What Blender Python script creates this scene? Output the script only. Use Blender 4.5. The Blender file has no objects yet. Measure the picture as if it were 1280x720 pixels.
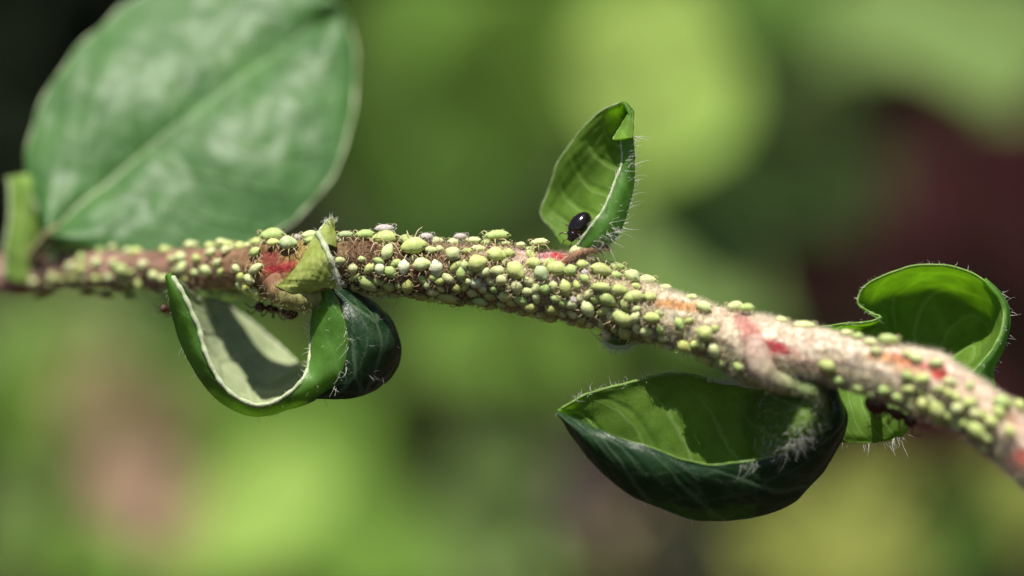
import bpy, math, random
import numpy as np
from mathutils import Vector, Matrix, noise
from mathutils.bvhtree import BVHTree

random.seed(7)
rng = np.random.default_rng(7)
sc = bpy.context.scene
COL = sc.collection
# one Blender unit is one centimetre (a macro photograph, frame 8 cm wide at the plane of focus)
sc.unit_settings.system = 'METRIC'
sc.unit_settings.scale_length = 0.01
D = 30.0            # camera to plane of focus, cm
S = 160.0           # photograph pixels per cm at that plane

# ------------------------------------------------------------------ camera
cam_d = bpy.data.cameras.new('camera')
cam = bpy.data.objects.new('camera', cam_d)
COL.objects.link(cam)
cam.location = (0, -D, 0)
cam.rotation_euler = (math.pi / 2, 0, 0)
cam_d.sensor_width = 36
cam_d.lens = 36 * D / 8.0
cam_d.clip_start = 1.0
cam_d.clip_end = 2000
cam_d.dof.use_dof = True
cam_d.dof.focus_distance = D
cam_d.dof.aperture_fstop = 0.098
cam_d.dof.aperture_blades = 0
sc.camera = cam

# ------------------------------------------------------------------ light
SUN_DIR = Vector((-0.10, -0.44, 1.0)).normalized()      # towards the sun
w = bpy.data.worlds.new('World'); sc.world = w; w.use_nodes = True
nt = w.node_tree; nt.nodes.clear()
sky = nt.nodes.new('ShaderNodeTexSky'); sky.sky_type = 'NISHITA'; sky.sun_disc = False
sky.sun_elevation = math.asin(SUN_DIR.z)
sky.sun_rotation = math.atan2(SUN_DIR.x, SUN_DIR.y)
bg = nt.nodes.new('ShaderNodeBackground'); bg.inputs['Strength'].default_value = 0.05
wo = nt.nodes.new('ShaderNodeOutputWorld')
nt.links.new(sky.outputs[0], bg.inputs[0]); nt.links.new(bg.outputs[0], wo.inputs[0])
sun_d = bpy.data.lights.new('sun', 'SUN'); sun_d.energy = 5.0; sun_d.angle = math.radians(0.53)
sun_d.color = (1.0, 0.95, 0.86)
sun = bpy.data.objects.new('sun', sun_d); COL.objects.link(sun)
sun.location = SUN_DIR * 80
sun.rotation_euler = SUN_DIR.to_track_quat('Z', 'Y').to_euler()
sc.view_settings.view_transform = 'Standard'; sc.view_settings.look = 'None'
sc.view_settings.gamma = 1.0; sc.view_settings.use_curve_mapping = False
sc.view_settings.exposure = 0.52
sc.render.engine = 'CYCLES'
sc.cycles.max_bounces = 8; sc.cycles.transmission_bounces = 6; sc.cycles.transparent_max_bounces = 6
sc.cycles.sample_clamp_indirect = 6.0
sc.cycles.use_denoising = True

# ------------------------------------------------------------------ helpers
def at(x, y, Y=0.0):
    k = (D + Y) / D / S
    return Vector(((x - 640) * k, Y, (360 - y) * k))

def atn(p):
    return np.array(at(*p))

def tag(o, label=None, cat=None, group=None, kind=None):
    if label: o['label'] = label
    if cat: o['category'] = cat
    if group: o['group'] = group
    if kind: o['kind'] = kind
    return o

def link(name, me, parent=None):
    o = bpy.data.objects.new(name, me); COL.objects.link(o)
    if parent is not None: o.parent = parent
    return o

def empty(name, loc=(0, 0, 0)):
    o = bpy.data.objects.new(name, None); COL.objects.link(o); o.location = loc
    o.empty_display_size = 0.1
    return o

class MB:
    """collects verts/faces into one mesh"""
    def __init__(s):
        s.v = []; s.f = []; s.m = []; s.uv = []; s.c = []; s.n = 0
    def add(s, V, F, mat=0, uv=None, col=None):
        V = np.asarray(V, float).reshape(-1, 3)
        s.v.append(V)
        F = np.asarray(F)
        s.f.extend((F + s.n).tolist())
        s.m.extend([mat] * len(F))
        s.uv.append(np.zeros((len(V), 2)) if uv is None else np.asarray(uv, float).reshape(-1, 2))
        s.c.append(np.ones((len(V), 3)) if col is None else np.asarray(col, float).reshape(-1, 3))
        s.n += len(V)
    def build(s, name, mats, parent=None, smooth=True):
        V = np.concatenate(s.v); UV = np.concatenate(s.uv); C = np.concatenate(s.c)
        me = bpy.data.meshes.new(name)
        me.from_pydata(V.tolist(), [], s.f)
        for m in (mats if isinstance(mats, (list, tuple)) else [mats]): me.materials.append(m)
        me.polygons.foreach_set('material_index', s.m)
        me.polygons.foreach_set('use_smooth', [smooth] * len(me.polygons))
        li = np.empty(len(me.loops), int); me.loops.foreach_get('vertex_index', li)
        uvl = me.uv_layers.new(name='UVMap')
        uvl.data.foreach_set('uv', UV[li].ravel())
        ca = me.color_attributes.new('tint', 'FLOAT_COLOR', 'POINT')
        ca.data.foreach_set('color', np.concatenate([C, np.ones((len(C), 1))], 1).ravel())
        me.update()
        return link(name, me, parent)

def cr(P, n):
    """Catmull-Rom resample along axis 0 to n samples"""
    P = np.asarray(P, float); k = len(P)
    if k == 2:
        t = np.linspace(0, 1, n).reshape((-1,) + (1,) * (P.ndim - 1))
        return P[0] * (1 - t) + P[1] * t
    E = np.concatenate([[2 * P[0] - P[1]], P, [2 * P[-1] - P[-2]]])
    u = np.linspace(0, k - 1, n); i = np.minimum(u.astype(int), k - 2)
    t = (u - i).reshape((-1,) + (1,) * (P.ndim - 1))
    a, b, c, d = E[i], E[i + 1], E[i + 2], E[i + 3]
    return 0.5 * (2 * b + (c - a) * t + (2 * a - 5 * b + 4 * c - d) * t ** 2 + (3 * b - a - 3 * c + d) * t ** 3)

def crb(P, n):      # px lists -> world
    return cr(np.array([atn(p) for p in P]), n)

def grid_faces(nu, nv, flip=False):
    i = np.arange(nu - 1)[:, None] * nv + np.arange(nv - 1)[None]
    F = np.stack([i, i + 1, i + nv + 1, i + nv], -1).reshape(-1, 4)
    return F[:, ::-1] if flip else F

def unit(a):
    return a / np.maximum(np.linalg.norm(a, axis=-1, keepdims=True), 1e-9)

def grid_normals(G):
    du = np.gradient(G, axis=0); dv = np.gradient(G, axis=1)
    N = unit(np.cross(du, dv))
    return N

def tube(mb, P, R, sides=8, mat=0, col=None, cap=True):
    P = np.asarray(P, float); n = len(P)
    R = np.broadcast_to(np.asarray(R, float), (n,))
    T = unit(np.gradient(P, axis=0))
    up = np.array([0.13, 0.31, 0.94])
    A = unit(np.cross(T, up)); B = np.cross(T, A)
    a = np.linspace(0, 2 * math.pi, sides, endpoint=False)
    V = P[:, None] + R[:, None, None] * (np.cos(a)[None, :, None] * A[:, None] + np.sin(a)[None, :, None] * B[:, None])
    F = []
    for i in range(n - 1):
        for j in range(sides):
            j2 = (j + 1) % sides
            F.append((i * sides + j, i * sides + j2, (i + 1) * sides + j2, (i + 1) * sides + j))
    c = None if col is None else np.broadcast_to(np.asarray(col, float), (n, 3)).repeat(sides, 0)
    mb.add(V, F, mat, col=c)
    if cap:
        k = mb.n
        mb.v.append(np.array([P[0], P[-1]])); mb.uv.append(np.zeros((2, 2)))
        mb.c.append(np.ones((2, 3)) if c is None else np.array([c[0], c[-1]])); mb.n += 2
        base = k - n * sides
        for j in range(sides):
            j2 = (j + 1) % sides
            mb.f.append([base + j2, base + j, k]); mb.m.append(mat)
            mb.f.append([base + (n - 1) * sides + j, base + (n - 1) * sides + j2, k + 1]); mb.m.append(mat)

def hairs(name, roots, dirs, length, rad, mat, parent, curl=0.5, droop=None, col=None, segs=4):
    """many tapered three-sided hairs in one mesh"""
    roots = np.asarray(roots, float); dirs = unit(np.asarray(dirs, float)); n = len(roots)
    length = np.broadcast_to(np.asarray(length, float), (n,)); rad = np.broadcast_to(np.asarray(rad, float), (n,))
    side = unit(np.cross(dirs, rng.normal(size=(n, 3))))
    other = np.cross(dirs, side)
    bend = side * (curl * rng.uniform(0.2, 1.0, (n, 1)))
    if droop is not None: bend = bend + np.asarray(droop, float)
    bend2 = other * (curl * rng.uniform(-0.6, 0.6, (n, 1)))
    t = np.linspace(0, 1, segs + 1)
    P = (roots[:, None] + dirs[:, None] * (length[:, None] * t[None])[..., None]
         + bend[:, None] * (length[:, None] * t[None] ** 2)[..., None]
         + bend2[:, None] * (length[:, None] * np.sin(t * 5.0)[None] * t[None] * 0.5)[..., None])
    a = np.array([0, 2.0944, 4.1888])
    ring = np.cos(a)[None, :, None] * side[:, None] + np.sin(a)[None, :, None] * other[:, None]
    r = rad[:, None] * (1 - 0.85 * t[None])
    V = P[:, :, None, :] + ring[:, None] * r[:, :, None, None]
    nv = (segs + 1) * 3
    F = []
    for i in range(segs):
        for j in range(3):
            j2 = (j + 1) % 3
            F.append((i * 3 + j, i * 3 + j2, (i + 1) * 3 + j2, (i + 1) * 3 + j))
    F = np.array(F)
    allF = (F[None] + (np.arange(n) * nv)[:, None, None]).reshape(-1, 4)
    mb = MB()
    c = None if col is None else np.repeat(np.asarray(col, float), nv, axis=0)
    mb.add(V.reshape(-1, 3), allF, 0, col=c)
    o = mb.build(name, mat, parent)
    o['kind'] = 'stuff'
    return o

# ------------------------------------------------------------------ materials
def newmat(name):
    m = bpy.data.materials.new(name); m.use_nodes = True
    n = m.node_tree; n.nodes.clear()
    return m, n

def N(n, typ, **kw):
    x = n.nodes.new(typ)
    for k, v in kw.items():
        if k.startswith('i_'):
            key = k[2:].replace('_', ' ')
            x.inputs[key].default_value = v
        else: setattr(x, k, v)
    return x

def math_node(n, op, a, b=None, c=None, clamp=False):
    x = n.nodes.new('ShaderNodeMath'); x.operation = op; x.use_clamp = clamp
    for i, v in enumerate((a, b, c)):
        if v is None: continue
        if isinstance(v, (int, float)): x.inputs[i].default_value = v
        else: n.links.new(v, x.inputs[i])
    return x.outputs[0]

def mixc(n, fac, a, b, mode='MIX'):
    x = n.nodes.new('ShaderNodeMix'); x.data_type = 'RGBA'; x.blend_type = mode
    for sock, v in ((x.inputs[0], fac), (x.inputs[6], a), (x.inputs[7], b)):
        if isinstance(v, (int, float)): sock.default_value = v
        elif isinstance(v, tuple): sock.default_value = (*v, 1) if len(v) == 3 else v
        else: n.links.new(v, sock)
    return x.outputs[2]

def leaf_material(name, base, light, vein, trans, tcol, rough=0.4, nlat=7, spec=0.5, vein_amt=0.5, net=0.35,
                  net_scale=15.0, bump=0.15, mottle=5.0, coat=0.0):
    m, n = newmat(name)
    uv = N(n, 'ShaderNodeUVMap'); sep = N(n, 'ShaderNodeSeparateXYZ'); n.links.new(uv.outputs[0], sep.inputs[0])
    s_, t_ = sep.outputs[0], sep.outputs[1]
    tt = math_node(n, 'ABSOLUTE', math_node(n, 'MULTIPLY_ADD', t_, 2.0, -1.0))
    tc = N(n, 'ShaderNodeTexCoord')
    nz = N(n, 'ShaderNodeTexNoise', i_Scale=mottle, i_Detail=6.0, i_Roughness=0.6); n.links.new(tc.outputs['Object'], nz.inputs['Vector'])
    nf = N(n, 'ShaderNodeTexNoise', i_Scale=60.0, i_Detail=3.0); n.links.new(tc.outputs['Object'], nf.inputs['Vector'])
    # lateral veins: curved lines s*n - k*|t|
    wob = math_node(n, 'MULTIPLY', nz.outputs['Fac'], 0.35)
    q = math_node(n, 'SUBTRACT', math_node(n, 'MULTIPLY', s_, float(nlat)), math_node(n, 'MULTIPLY', math_node(n, 'POWER', tt, 1.3), nlat * 0.30))
    q = math_node(n, 'ADD', q, wob)
    fr = math_node(n, 'ABSOLUTE', math_node(n, 'SUBTRACT', math_node(n, 'FRACT', q), 0.5))
    lat = N(n, 'ShaderNodeMapRange', i_From_Min=0.02, i_From_Max=0.075, i_To_Min=1.0, i_To_Max=0.0); n.links.new(fr, lat.inputs['Value'])
    lat_o = math_node(n, 'MULTIPLY', lat.outputs[0], math_node(n, 'SUBTRACT', 1.0, math_node(n, 'POWER', tt, 3.0)))
    mid = N(n, 'ShaderNodeMapRange', i_From_Min=0.012, i_From_Max=0.04, i_To_Min=1.0, i_To_Max=0.0); n.links.new(tt, mid.inputs['Value'])
    # net veins
    mp = N(n, 'ShaderNodeMapping'); mp.inputs['Scale'].default_value = (1.0, 0.8, 1.0); n.links.new(uv.outputs[0], mp.inputs[0])
    dis = mixc(n, 0.04, mp.outputs[0], nf.outputs['Color'])
    vo = N(n, 'ShaderNodeTexVoronoi', i_Scale=net_scale, feature='DISTANCE_TO_EDGE'); n.links.new(dis, vo.inputs['Vector'])
    ne = N(n, 'ShaderNodeMapRange', i_From_Min=0.012, i_From_Max=0.06, i_To_Min=net, i_To_Max=0.0); n.links.new(vo.outputs['Distance'], ne.inputs['Value'])
    v = math_node(n, 'MAXIMUM', math_node(n, 'MAXIMUM', lat_o, mid.outputs[0]), ne.outputs[0])
    vamt = math_node(n, 'MULTIPLY', v, vein_amt)
    ramp = N(n, 'ShaderNodeMapRange', i_From_Min=0.36, i_From_Max=0.66); n.links.new(nz.outputs['Fac'], ramp.inputs['Value'])
    col = mixc(n, ramp.outputs[0], base, light)
    col = mixc(n, vamt, col, vein)
    p = N(n, 'ShaderNodeBsdfPrincipled'); n.links.new(col, p.inputs['Base Color'])
    p.inputs['Specular IOR Level'].default_value = spec
    rr = N(n, 'ShaderNodeMapRange', i_To_Min=rough - 0.10, i_To_Max=rough + 0.14, i_From_Min=0.3, i_From_Max=0.7); n.links.new(nf.outputs['Fac'], rr.inputs['Value'])
    n.links.new(rr.outputs[0], p.inputs['Roughness'])
    if coat: p.inputs['Coat Weight'].default_value = coat; p.inputs['Coat Roughness'].default_value = 0.40; n.links.new(n.nodes['Bump'].outputs[0], p.inputs['Coat Normal']) if 'Bump' in n.nodes else None
    h = math_node(n, 'ADD', math_node(n, 'MULTIPLY', v, -0.8), math_node(n, 'ADD', math_node(n, 'MULTIPLY', nf.outputs['Fac'], 0.5), math_node(n, 'MULTIPLY', nz.outputs['Fac'], 1.6)))
    b = N(n, 'ShaderNodeBump', i_Strength=bump, i_Distance=0.03); n.links.new(h, b.inputs['Height'])
    n.links.new(b.outputs[0], p.inputs['Normal'])
    tr = N(n, 'ShaderNodeBsdfTranslucent')
    tcx = mixc(n, vamt, mixc(n, ramp.outputs[0], tuple(0.72 * c for c in tcol), tcol), tuple(min(1, c * 1.15 + 0.05) for c in tcol))
    n.links.new(tcx, tr.inputs['Color']); n.links.new(b.outputs[0], tr.inputs['Normal'])
    mx = N(n, 'ShaderNodeMixShader'); mx.inputs[0].default_value = trans
    n.links.new(p.outputs[0], mx.inputs[1]); n.links.new(tr.outputs[0], mx.inputs[2])
    o = N(n, 'ShaderNodeOutputMaterial'); n.links.new(mx.outputs[0], o.inputs[0])
    return m

def simple_mat(name, col, rough=0.5, spec=0.5, noise_col=None, nscale=20.0, bump=0.0, trans=0.0, tint=False, sss=0.0, objcol=False):
    m, n = newmat(name)
    p = N(n, 'ShaderNodeBsdfPrincipled'); p.inputs['Roughness'].default_value = rough
    p.inputs['Specular IOR Level'].default_value = spec
    tc = N(n, 'ShaderNodeTexCoord')
    nz = N(n, 'ShaderNodeTexNoise', i_Scale=nscale, i_Detail=5.0, i_Roughness=0.6); n.links.new(tc.outputs['Object'], nz.inputs['Vector'])
    src = col
    if tint:
        a = N(n, 'ShaderNodeVertexColor', layer_name='tint'); src = a.outputs[0]
    if objcol:
        a = N(n, 'ShaderNodeObjectInfo'); src = a.outputs['Color']
    if noise_col is not None:
        r = N(n, 'ShaderNodeMapRange', i_From_Min=0.38, i_From_Max=0.64); n.links.new(nz.outputs['Fac'], r.inputs['Value'])
        if tint or objcol:
            k = mixc(n, r.outputs[0], (1.0, 1.0, 1.0), noise_col)
            src = mixc(n, 1.0, src, k, 'MULTIPLY')
        else:
            src = mixc(n, r.outputs[0], col, noise_col)
    if isinstance(src, tuple): p.inputs['Base Color'].default_value = (*src, 1)
    else: n.links.new(src, p.inputs['Base Color'])
    if sss:
        p.inputs['Subsurface Weight'].default_value = sss
        p.inputs['Subsurface Radius'].default_value = (1.0, 1.0, 0.35)
        p.inputs['Subsurface Scale'].default_value = 0.03
    if bump:
        b = N(n, 'ShaderNodeBump', i_Strength=bump, i_Distance=0.02); n.links.new(nz.outputs['Fac'], b.inputs['Height']); n.links.new(b.outputs[0], p.inputs['Normal'])
    o = N(n, 'ShaderNodeOutputMaterial')
    if trans:
        tr = N(n, 'ShaderNodeBsdfTranslucent')
        if isinstance(src, tuple): tr.inputs['Color'].default_value = (*src, 1)
        else: n.links.new(src, tr.inputs['Color'])
        mx = N(n, 'ShaderNodeMixShader'); mx.inputs[0].default_value = trans
        n.links.new(p.outputs[0], mx.inputs[1]); n.links.new(tr.outputs[0], mx.inputs[2]); n.links.new(mx.outputs[0], o.inputs[0])
    else:
        n.links.new(p.outputs[0], o.inputs[0])
    return m

M_UP = leaf_material('leaf_upper_side', (0.07, 0.17, 0.03), (0.11, 0.24, 0.055), (0.18, 0.30, 0.12), 0.50, (0.60, 0.95, 0.10), rough=0.42, spec=0.4, vein_amt=0.35, net=0.4)
M_UN = leaf_material('leaf_underside', (0.13, 0.24, 0.03), (0.18, 0.31, 0.045), (0.28, 0.42, 0.12), 0.52, (0.52, 0.80, 0.11), rough=0.6, spec=0.25, vein_amt=0.75, net=0.25)
M_FELT = leaf_material('leaf_felted_underside', (0.28, 0.34, 0.17), (0.42, 0.47, 0.28), (0.50, 0.54, 0.35), 0.25, (0.5, 0.75, 0.25), rough=0.8, spec=0.15, vein_amt=0.4, net=0.3)
M_BIG = leaf_material('broad_leaf_upper_side', (0.03, 0.14, 0.010), (0.06, 0.19, 0.025), (0.16, 0.32, 0.08), 0.30, (0.35, 0.7, 0.08), rough=0.45, spec=0.6, vein_amt=0.3, net=0.10, bump=0.9, mottle=2.8, coat=0.36)
M_SHADED = leaf_material('shaded_glossy_leaf_side', (0.007, 0.026, 0.008), (0.015, 0.044, 0.013), (0.20, 0.28, 0.16), 0.03, (0.35, 0.65, 0.08), rough=0.38, spec=0.28, vein_amt=0.24, net=0.55, net_scale=8.0, nlat=5)  # glossy upper side with its shade painted in as a darker green
M_MARGIN = simple_mat('leaf_margin', (0.42, 0.52, 0.26), 0.6, 0.3, (0.60, 0.64, 0.45), 14.0, 0.3, 0.2)
M_EDGE = simple_mat('green_leaf_margin', (0.20, 0.36, 0.06), 0.6, 0.3, (0.30, 0.46, 0.12), 14.0, 0.3, 0.4)
M_HAIR = simple_mat('white_hair', (0.78, 0.78, 0.72), 0.4, 0.4, trans=0.3)
M_FUZZ = simple_mat('stem_felt_hair', (0.6, 0.5, 0.4), 0.5, 0.3, trans=0.35, tint=True)
M_STEM = simple_mat('stem_bark', (0.5, 0.4, 0.3), 0.75, 0.2, (0.55, 0.45, 0.40), 22.0, 0.8, tint=True)
M_PET = simple_mat('petiole_skin', (0.3, 0.34, 0.1), 0.65, 0.25, (0.62, 0.55, 0.5), 16.0, 0.4, 0.12, tint=True)
M_STIP = leaf_material('stipule_skin', (0.36, 0.44, 0.09), (0.50, 0.55, 0.17), (0.6, 0.62, 0.3), 0.35, (0.6, 0.8, 0.12), rough=0.6, spec=0.2, vein_amt=0.3, net=0.2, mottle=12.0)
M_BRACT = leaf_material('bract_skin', (0.20, 0.34, 0.06), (0.28, 0.42, 0.10), (0.35, 0.46, 0.16), 0.35, (0.5, 0.8, 0.12), rough=0.6, spec=0.2, vein_amt=0.3, net=0.1)
M_APH = simple_mat('aphid_skin', (0.4, 0.5, 0.15), 0.52, 0.32, (0.74, 0.82, 0.62), 3.2, 0.5, sss=0.5, objcol=True)
M_LEG = simple_mat('aphid_leg', (0.62, 0.56, 0.32), 0.5, 0.4, (0.46, 0.34, 0.18), 20.0)
M_TIP = simple_mat('aphid_dark_tip', (0.02, 0.025, 0.01), 0.4, 0.5, (0.04, 0.04, 0.02), 30.0)
M_SKIN = simple_mat('shed_skin', (0.72, 0.68, 0.62), 0.45, 0.4, (0.60, 0.52, 0.50), 12.0, 0.4, 0.35)
M_BEETLE = simple_mat('black_wing_case', (0.006, 0.004, 0.006), 0.10, 0.6, (0.012, 0.005, 0.006), 14.0, 0.03)
M_ANT = simple_mat('ant_shell', (0.035, 0.008, 0.006), 0.22, 0.5, (0.07, 0.015, 0.010), 12.0, 0.1)
M_DROP = None

# ------------------------------------------------------------------ the setting: soil and the plants far behind
def build_ground():
    ny, nx = 60, 60
    X = np.linspace(-260, 260, nx); Yv = np.concatenate([np.linspace(-120, 60, 20), np.linspace(66, 220, 40)])
    G = np.zeros((ny, nx, 3))
    for i, yy in enumerate(Yv):
        for j, xx in enumerate(X):
            t = min(1, max(0, (yy - 92) / 50)); t = t * t * (3 - 2 * t)
            z = -16 + 95 * t + 2.2 * noise.noise(Vector((xx * .06, yy * .06, 0.3))) + 1.0 * noise.noise(Vector((xx * .3, yy * .3, 1.3)))
            G[i, j] = (xx, yy, z)
    mb = MB(); mb.add(G, grid_faces(ny, nx, True))
    m = simple_mat('garden_soil', (0.018, 0.012, 0.008), 0.95, 0.1, (0.05, 0.034, 0.022), 0.6, 0.6)
    tag(mb.build('ground', m), kind='structure')
build_ground()

LEAFW = np.array([0.02, 0.42, 0.72, 0.92, 1.0, 0.97, 0.84, 0.58, 0.02])
def simple_leaf_mesh(name, mats, nu=17, nv=9, aspect=0.36, fold=0.12, arch=0.12):
    s = np.linspace(0, 1, nu); t = np.linspace(-1, 1, nv)
    wd = np.interp(s, np.linspace(0, 1, len(LEAFW)), LEAFW) * aspect
    x = s[:, None] + 0 * t[None]; y = wd[:, None] * t[None]
    z = fold * np.abs(t)[None] ** 1.3 * wd[:, None] * 2 - arch * (s[:, None] - 0.35) ** 2 + 0.02 * np.sin(s * 14)[:, None] * t[None]
    G = np.stack([x, y, z], -1); Nn = grid_normals(G); th = 0.006
    uv = np.stack([x, (t[None] + 1) / 2 + 0 * x], -1)
    mb = MB()
    mb.add(G + Nn * th, grid_faces(nu, nv), 0, uv); mb.add(G - Nn * th, grid_faces(nu, nv, True), 1, uv)
    V = mb.v
    def strip(a, b):
        k = len(a); W = np.stack([a, b], 1).reshape(-1, 3); F = [(2 * i, 2 * i + 1, 2 * i + 3, 2 * i + 2) for i in range(k - 1)]; mb.add(W, F, 0)
    for e in (0, -1): strip((G + Nn * th)[:, e], (G - Nn * th)[:, e])
    pt = np.array([[-0.32, 0, -0.06], [-0.15, 0, -0.05], [0.02, 0, -0.012]]); tube(mb, pt, [0.018, 0.014, 0.012], 5, 1)
    return mb, mats

def bgleaf_mats(tagname, c, rough=0.5, trans=0.3, tcol=(0.4, 0.75, 0.08)):
    a = leaf_material(tagname + '_upper', tuple(0.8 * v for v in c), c, tuple(min(1, 1.3 * v + .02) for v in c), trans, tcol, rough=0.75, net=0.1, spec=0.12)
    return [a, a]

PAL = {
    'lime':   bgleaf_mats('lime_leaf', (0.33, 0.48, 0.11), trans=0.35, tcol=(0.6, 0.9, 0.15)),
    'bright': bgleaf_mats('sunlit_leaf', (0.44, 0.60, 0.15), trans=0.35, tcol=(0.7, 0.95, 0.25)),  # lime leaf with extra sunlight painted into a brighter colour
    'green':  bgleaf_mats('garden_leaf', (0.13, 0.23, 0.035), trans=0.3, tcol=(0.4, 0.75, 0.06)),
    'mid':    bgleaf_mats('moss_leaf', (0.075, 0.145, 0.022), trans=0.25),
    'grey':   bgleaf_mats('sage_leaf', (0.18, 0.27, 0.08), trans=0.25, tcol=(0.4, 0.65, 0.2)),
    'deep':   bgleaf_mats('deep_green_leaf', (0.025, 0.055, 0.010), trans=0.12),
    'tan':    bgleaf_mats('withered_leaf', (0.38, 0.31, 0.15), trans=0.2, tcol=(0.5, 0.35, 0.15)),
    'pink':   bgleaf_mats('pinkish_leaf', (0.38, 0.26, 0.17), trans=0.2, tcol=(0.6, 0.3, 0.2)),
    'purple': bgleaf_mats('dusky_leaf', (0.10, 0.075, 0.07), trans=0.15, tcol=(0.3, 0.15, 0.15)),
    'maroon': bgleaf_mats('maroon_leaf', (0.034, 0.005, 0.008), trans=0.15, tcol=(0.2, 0.02, 0.025), rough=0.6),
    'slate':  bgleaf_mats('slate_leaf', (0.05, 0.075, 0.045), trans=0.12),
    'olive':  bgleaf_mats('olive_leaf', (0.24, 0.27, 0.06), trans=0.3, tcol=(0.6, 0.65, 0.1)),
}
LEAF_ME = {}
for k, mats in PAL.items():
    mb, _ = simple_leaf_mesh('leaf', mats)
    o = mb.build('leaf', mats); LEAF_ME[k] = o.data; bpy.data.objects.remove(o)
M_BSTEM = simple_mat('background_stem', (0.12, 0.15, 0.05), 0.7, 0.3, (0.2, 0.14, 0.08), 3.0)

def shrub(name, label, leaves, foot, cat='shrub'):
    """leaves: (px, py, Y, length_px_on_photo, angle_deg, palette); each leaf is a part, joined to the foot by its own twig"""
    root = empty(name, (foot[0], foot[1], -16)); tag(root, label, cat, 'plants out of focus far behind the twig')
    inv = Vector((foot[0], foot[1], -16))
    mb = MB()
    f = np.array([foot[0], foot[1], -16.0])
    for (px, py, Y, lp, ang, pal) in leaves:
        L = lp / S * (D + Y) / D
        c = at(px, py, Y)
        a = math.radians(ang)
        xax = Vector((math.cos(a), random.uniform(-.25, .25), -math.sin(a))).normalized()
        nrm = Vector((random.uniform(-.2, .2), -0.75, 0.75))
        nrm = (nrm - xax * nrm.dot(xax)).normalized()
        yax = nrm.cross(xax)
        mt = Matrix((xax * L, yax * L * 1.25, nrm * L)).transposed().to_4x4()
        o = link('leaf', LEAF_ME[pal], root)
        mt.translation = c - xax * L * 0.5 - inv
        o.matrix_local = mt
        st = c - xax * L * 0.8 - nrm * L * .05
        mids = f * 0.45 + np.array(st) * 0.55 + np.array([0, 3.0, -1.5])
        P = cr(np.array([f + rng.uniform(-1.5, 1.5, 3) * [1, 1, 0], mids, np.array(st)]), 9)
        mb = MB(); tube(mb, P - np.array(inv), np.linspace(0.16, 0.07, 9), 6); mb.build('stem', M_BSTEM, root)
    return root

shrub('leafy_shrub', 'lime green leaves out of focus behind the upright folded leaf', [
    (815, 90, 24, 250, -75, 'bright'), (850, 150, 30, 210, -50, 'lime'), (770, 30, 34, 210, -60, 'green'), (655, 100, 34, 260, -80, 'green'), (600, 40, 40, 230, 20, 'green'),
    (640, 240, 44, 210, -30, 'deep'), (590, 200, 50, 200, -70, 'deep'), (500, 60, 46, 260, -50, 'mid'), (520, 190, 44, 250, -75, 'mid'), (560, 270, 44, 240, -20, 'deep')], (3, 46))
shrub('leafy_shrub', 'pale green leaves out of focus in the upper corner above the maroon plant', [
    (1190, 60, 27, 250, 10, 'grey'), (1130, 20, 35, 220, -30, 'grey'), (1255, 30, 30, 180, 40, 'grey'), (1230, 100, 36, 150, 25, 'grey'),
    (960, 10, 44, 220, 0, 'mid'), (1010, 40, 48, 180, 20, 'mid'), (960, 130, 36, 220, 60, 'deep'), (985, 260, 38, 200, 20, 'deep'), (1040, 140, 36, 170, 10, 'deep'), (1020, 190, 42, 220, 30, 'deep'), (930, 220, 44, 200, 80, 'deep')], (17, 44))
shrub('leafy_shrub', 'greyish green leaves out of focus just above the pinkish stretch of twig', [
    (850, 330, 30, 270, 25, 'grey'), (800, 290, 33, 200, 60, 'mid'), (890, 390, 31, 210, 35, 'grey'), (700, 430, 36, 260, 10, 'green'),
    (620, 420, 40, 240, -20, 'green'), (800, 440, 34, 220, 15, 'green'), (560, 400, 44, 220, 40, 'mid')], (5, 40))
shrub('leafy_shrub', 'bright yellow green leaves out of focus below the curled leaf', [
    (330, 640, 28, 220, -30, 'lime'), (300, 580, 36, 200, 40, 'green'), (390, 590, 36, 220, -60, 'green'), (450, 690, 34, 230, 10, 'green'), (230, 700, 32, 200, -10, 'green'),
    (560, 700, 40, 200, 20, 'grey'), (360, 520, 42, 220, 80, 'green'), (290, 470, 46, 200, 30, 'mid'), (450, 540, 44, 230, 70, 'mid')], (-5, 44))
shrub('withered_shrub', 'tan and pinkish withered leaves out of focus below the blurred twig', [
    (160, 540, 26, 200, 75, 'tan'), (165, 615, 24, 150, 60, 'pink'), (130, 500, 32, 150, 70, 'tan'), (210, 640, 30, 140, 50, 'tan')], (-11, 34))
shrub('leafy_shrub', 'green leaves out of focus along the lower edge beside the withered plant', [
    (70, 500, 32, 220, 80, 'green'), (40, 430, 36, 170, 10, 'grey'), (90, 420, 38, 170, -10, 'grey'), (100, 680, 30, 200, -20, 'green'), (20, 480, 38, 120, 90, 'olive'),
    (30, 650, 40, 150, -50, 'grey'), (230, 430, 52, 180, 50, 'deep')], (-15, 44))
shrub('leafy_shrub', 'olive and yellow green leaves out of focus below the twig end', [
    (1090, 660, 30, 220, -20, 'olive'), (1010, 690, 34, 200, 30, 'olive'), (1180, 680, 34, 200, 10, 'mid'), (1255, 640, 36, 190, -40, 'olive'), (930, 700, 38, 170, 0, 'olive'),
    (1130, 610, 40, 180, 10, 'olive')], (12, 42))
shrub('dusky_shrub', 'dusky purple and tan leaves out of focus below the shaded taco shaped leaf', [
    (740, 620, 34, 180, 20, 'purple'), (700, 690, 34, 170, -10, 'grey'), (840, 690, 32, 190, 10, 'tan'), (780, 570, 40, 160, 40, 'purple'), (620, 610, 30, 190, 70, 'grey'),
    (590, 500, 46, 190, 60, 'tan'), (520, 590, 48, 220, 70, 'slate'), (660, 560, 44, 180, 60, 'grey'), (560, 540, 52, 200, 80, 'purple')], (4, 52))
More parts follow.
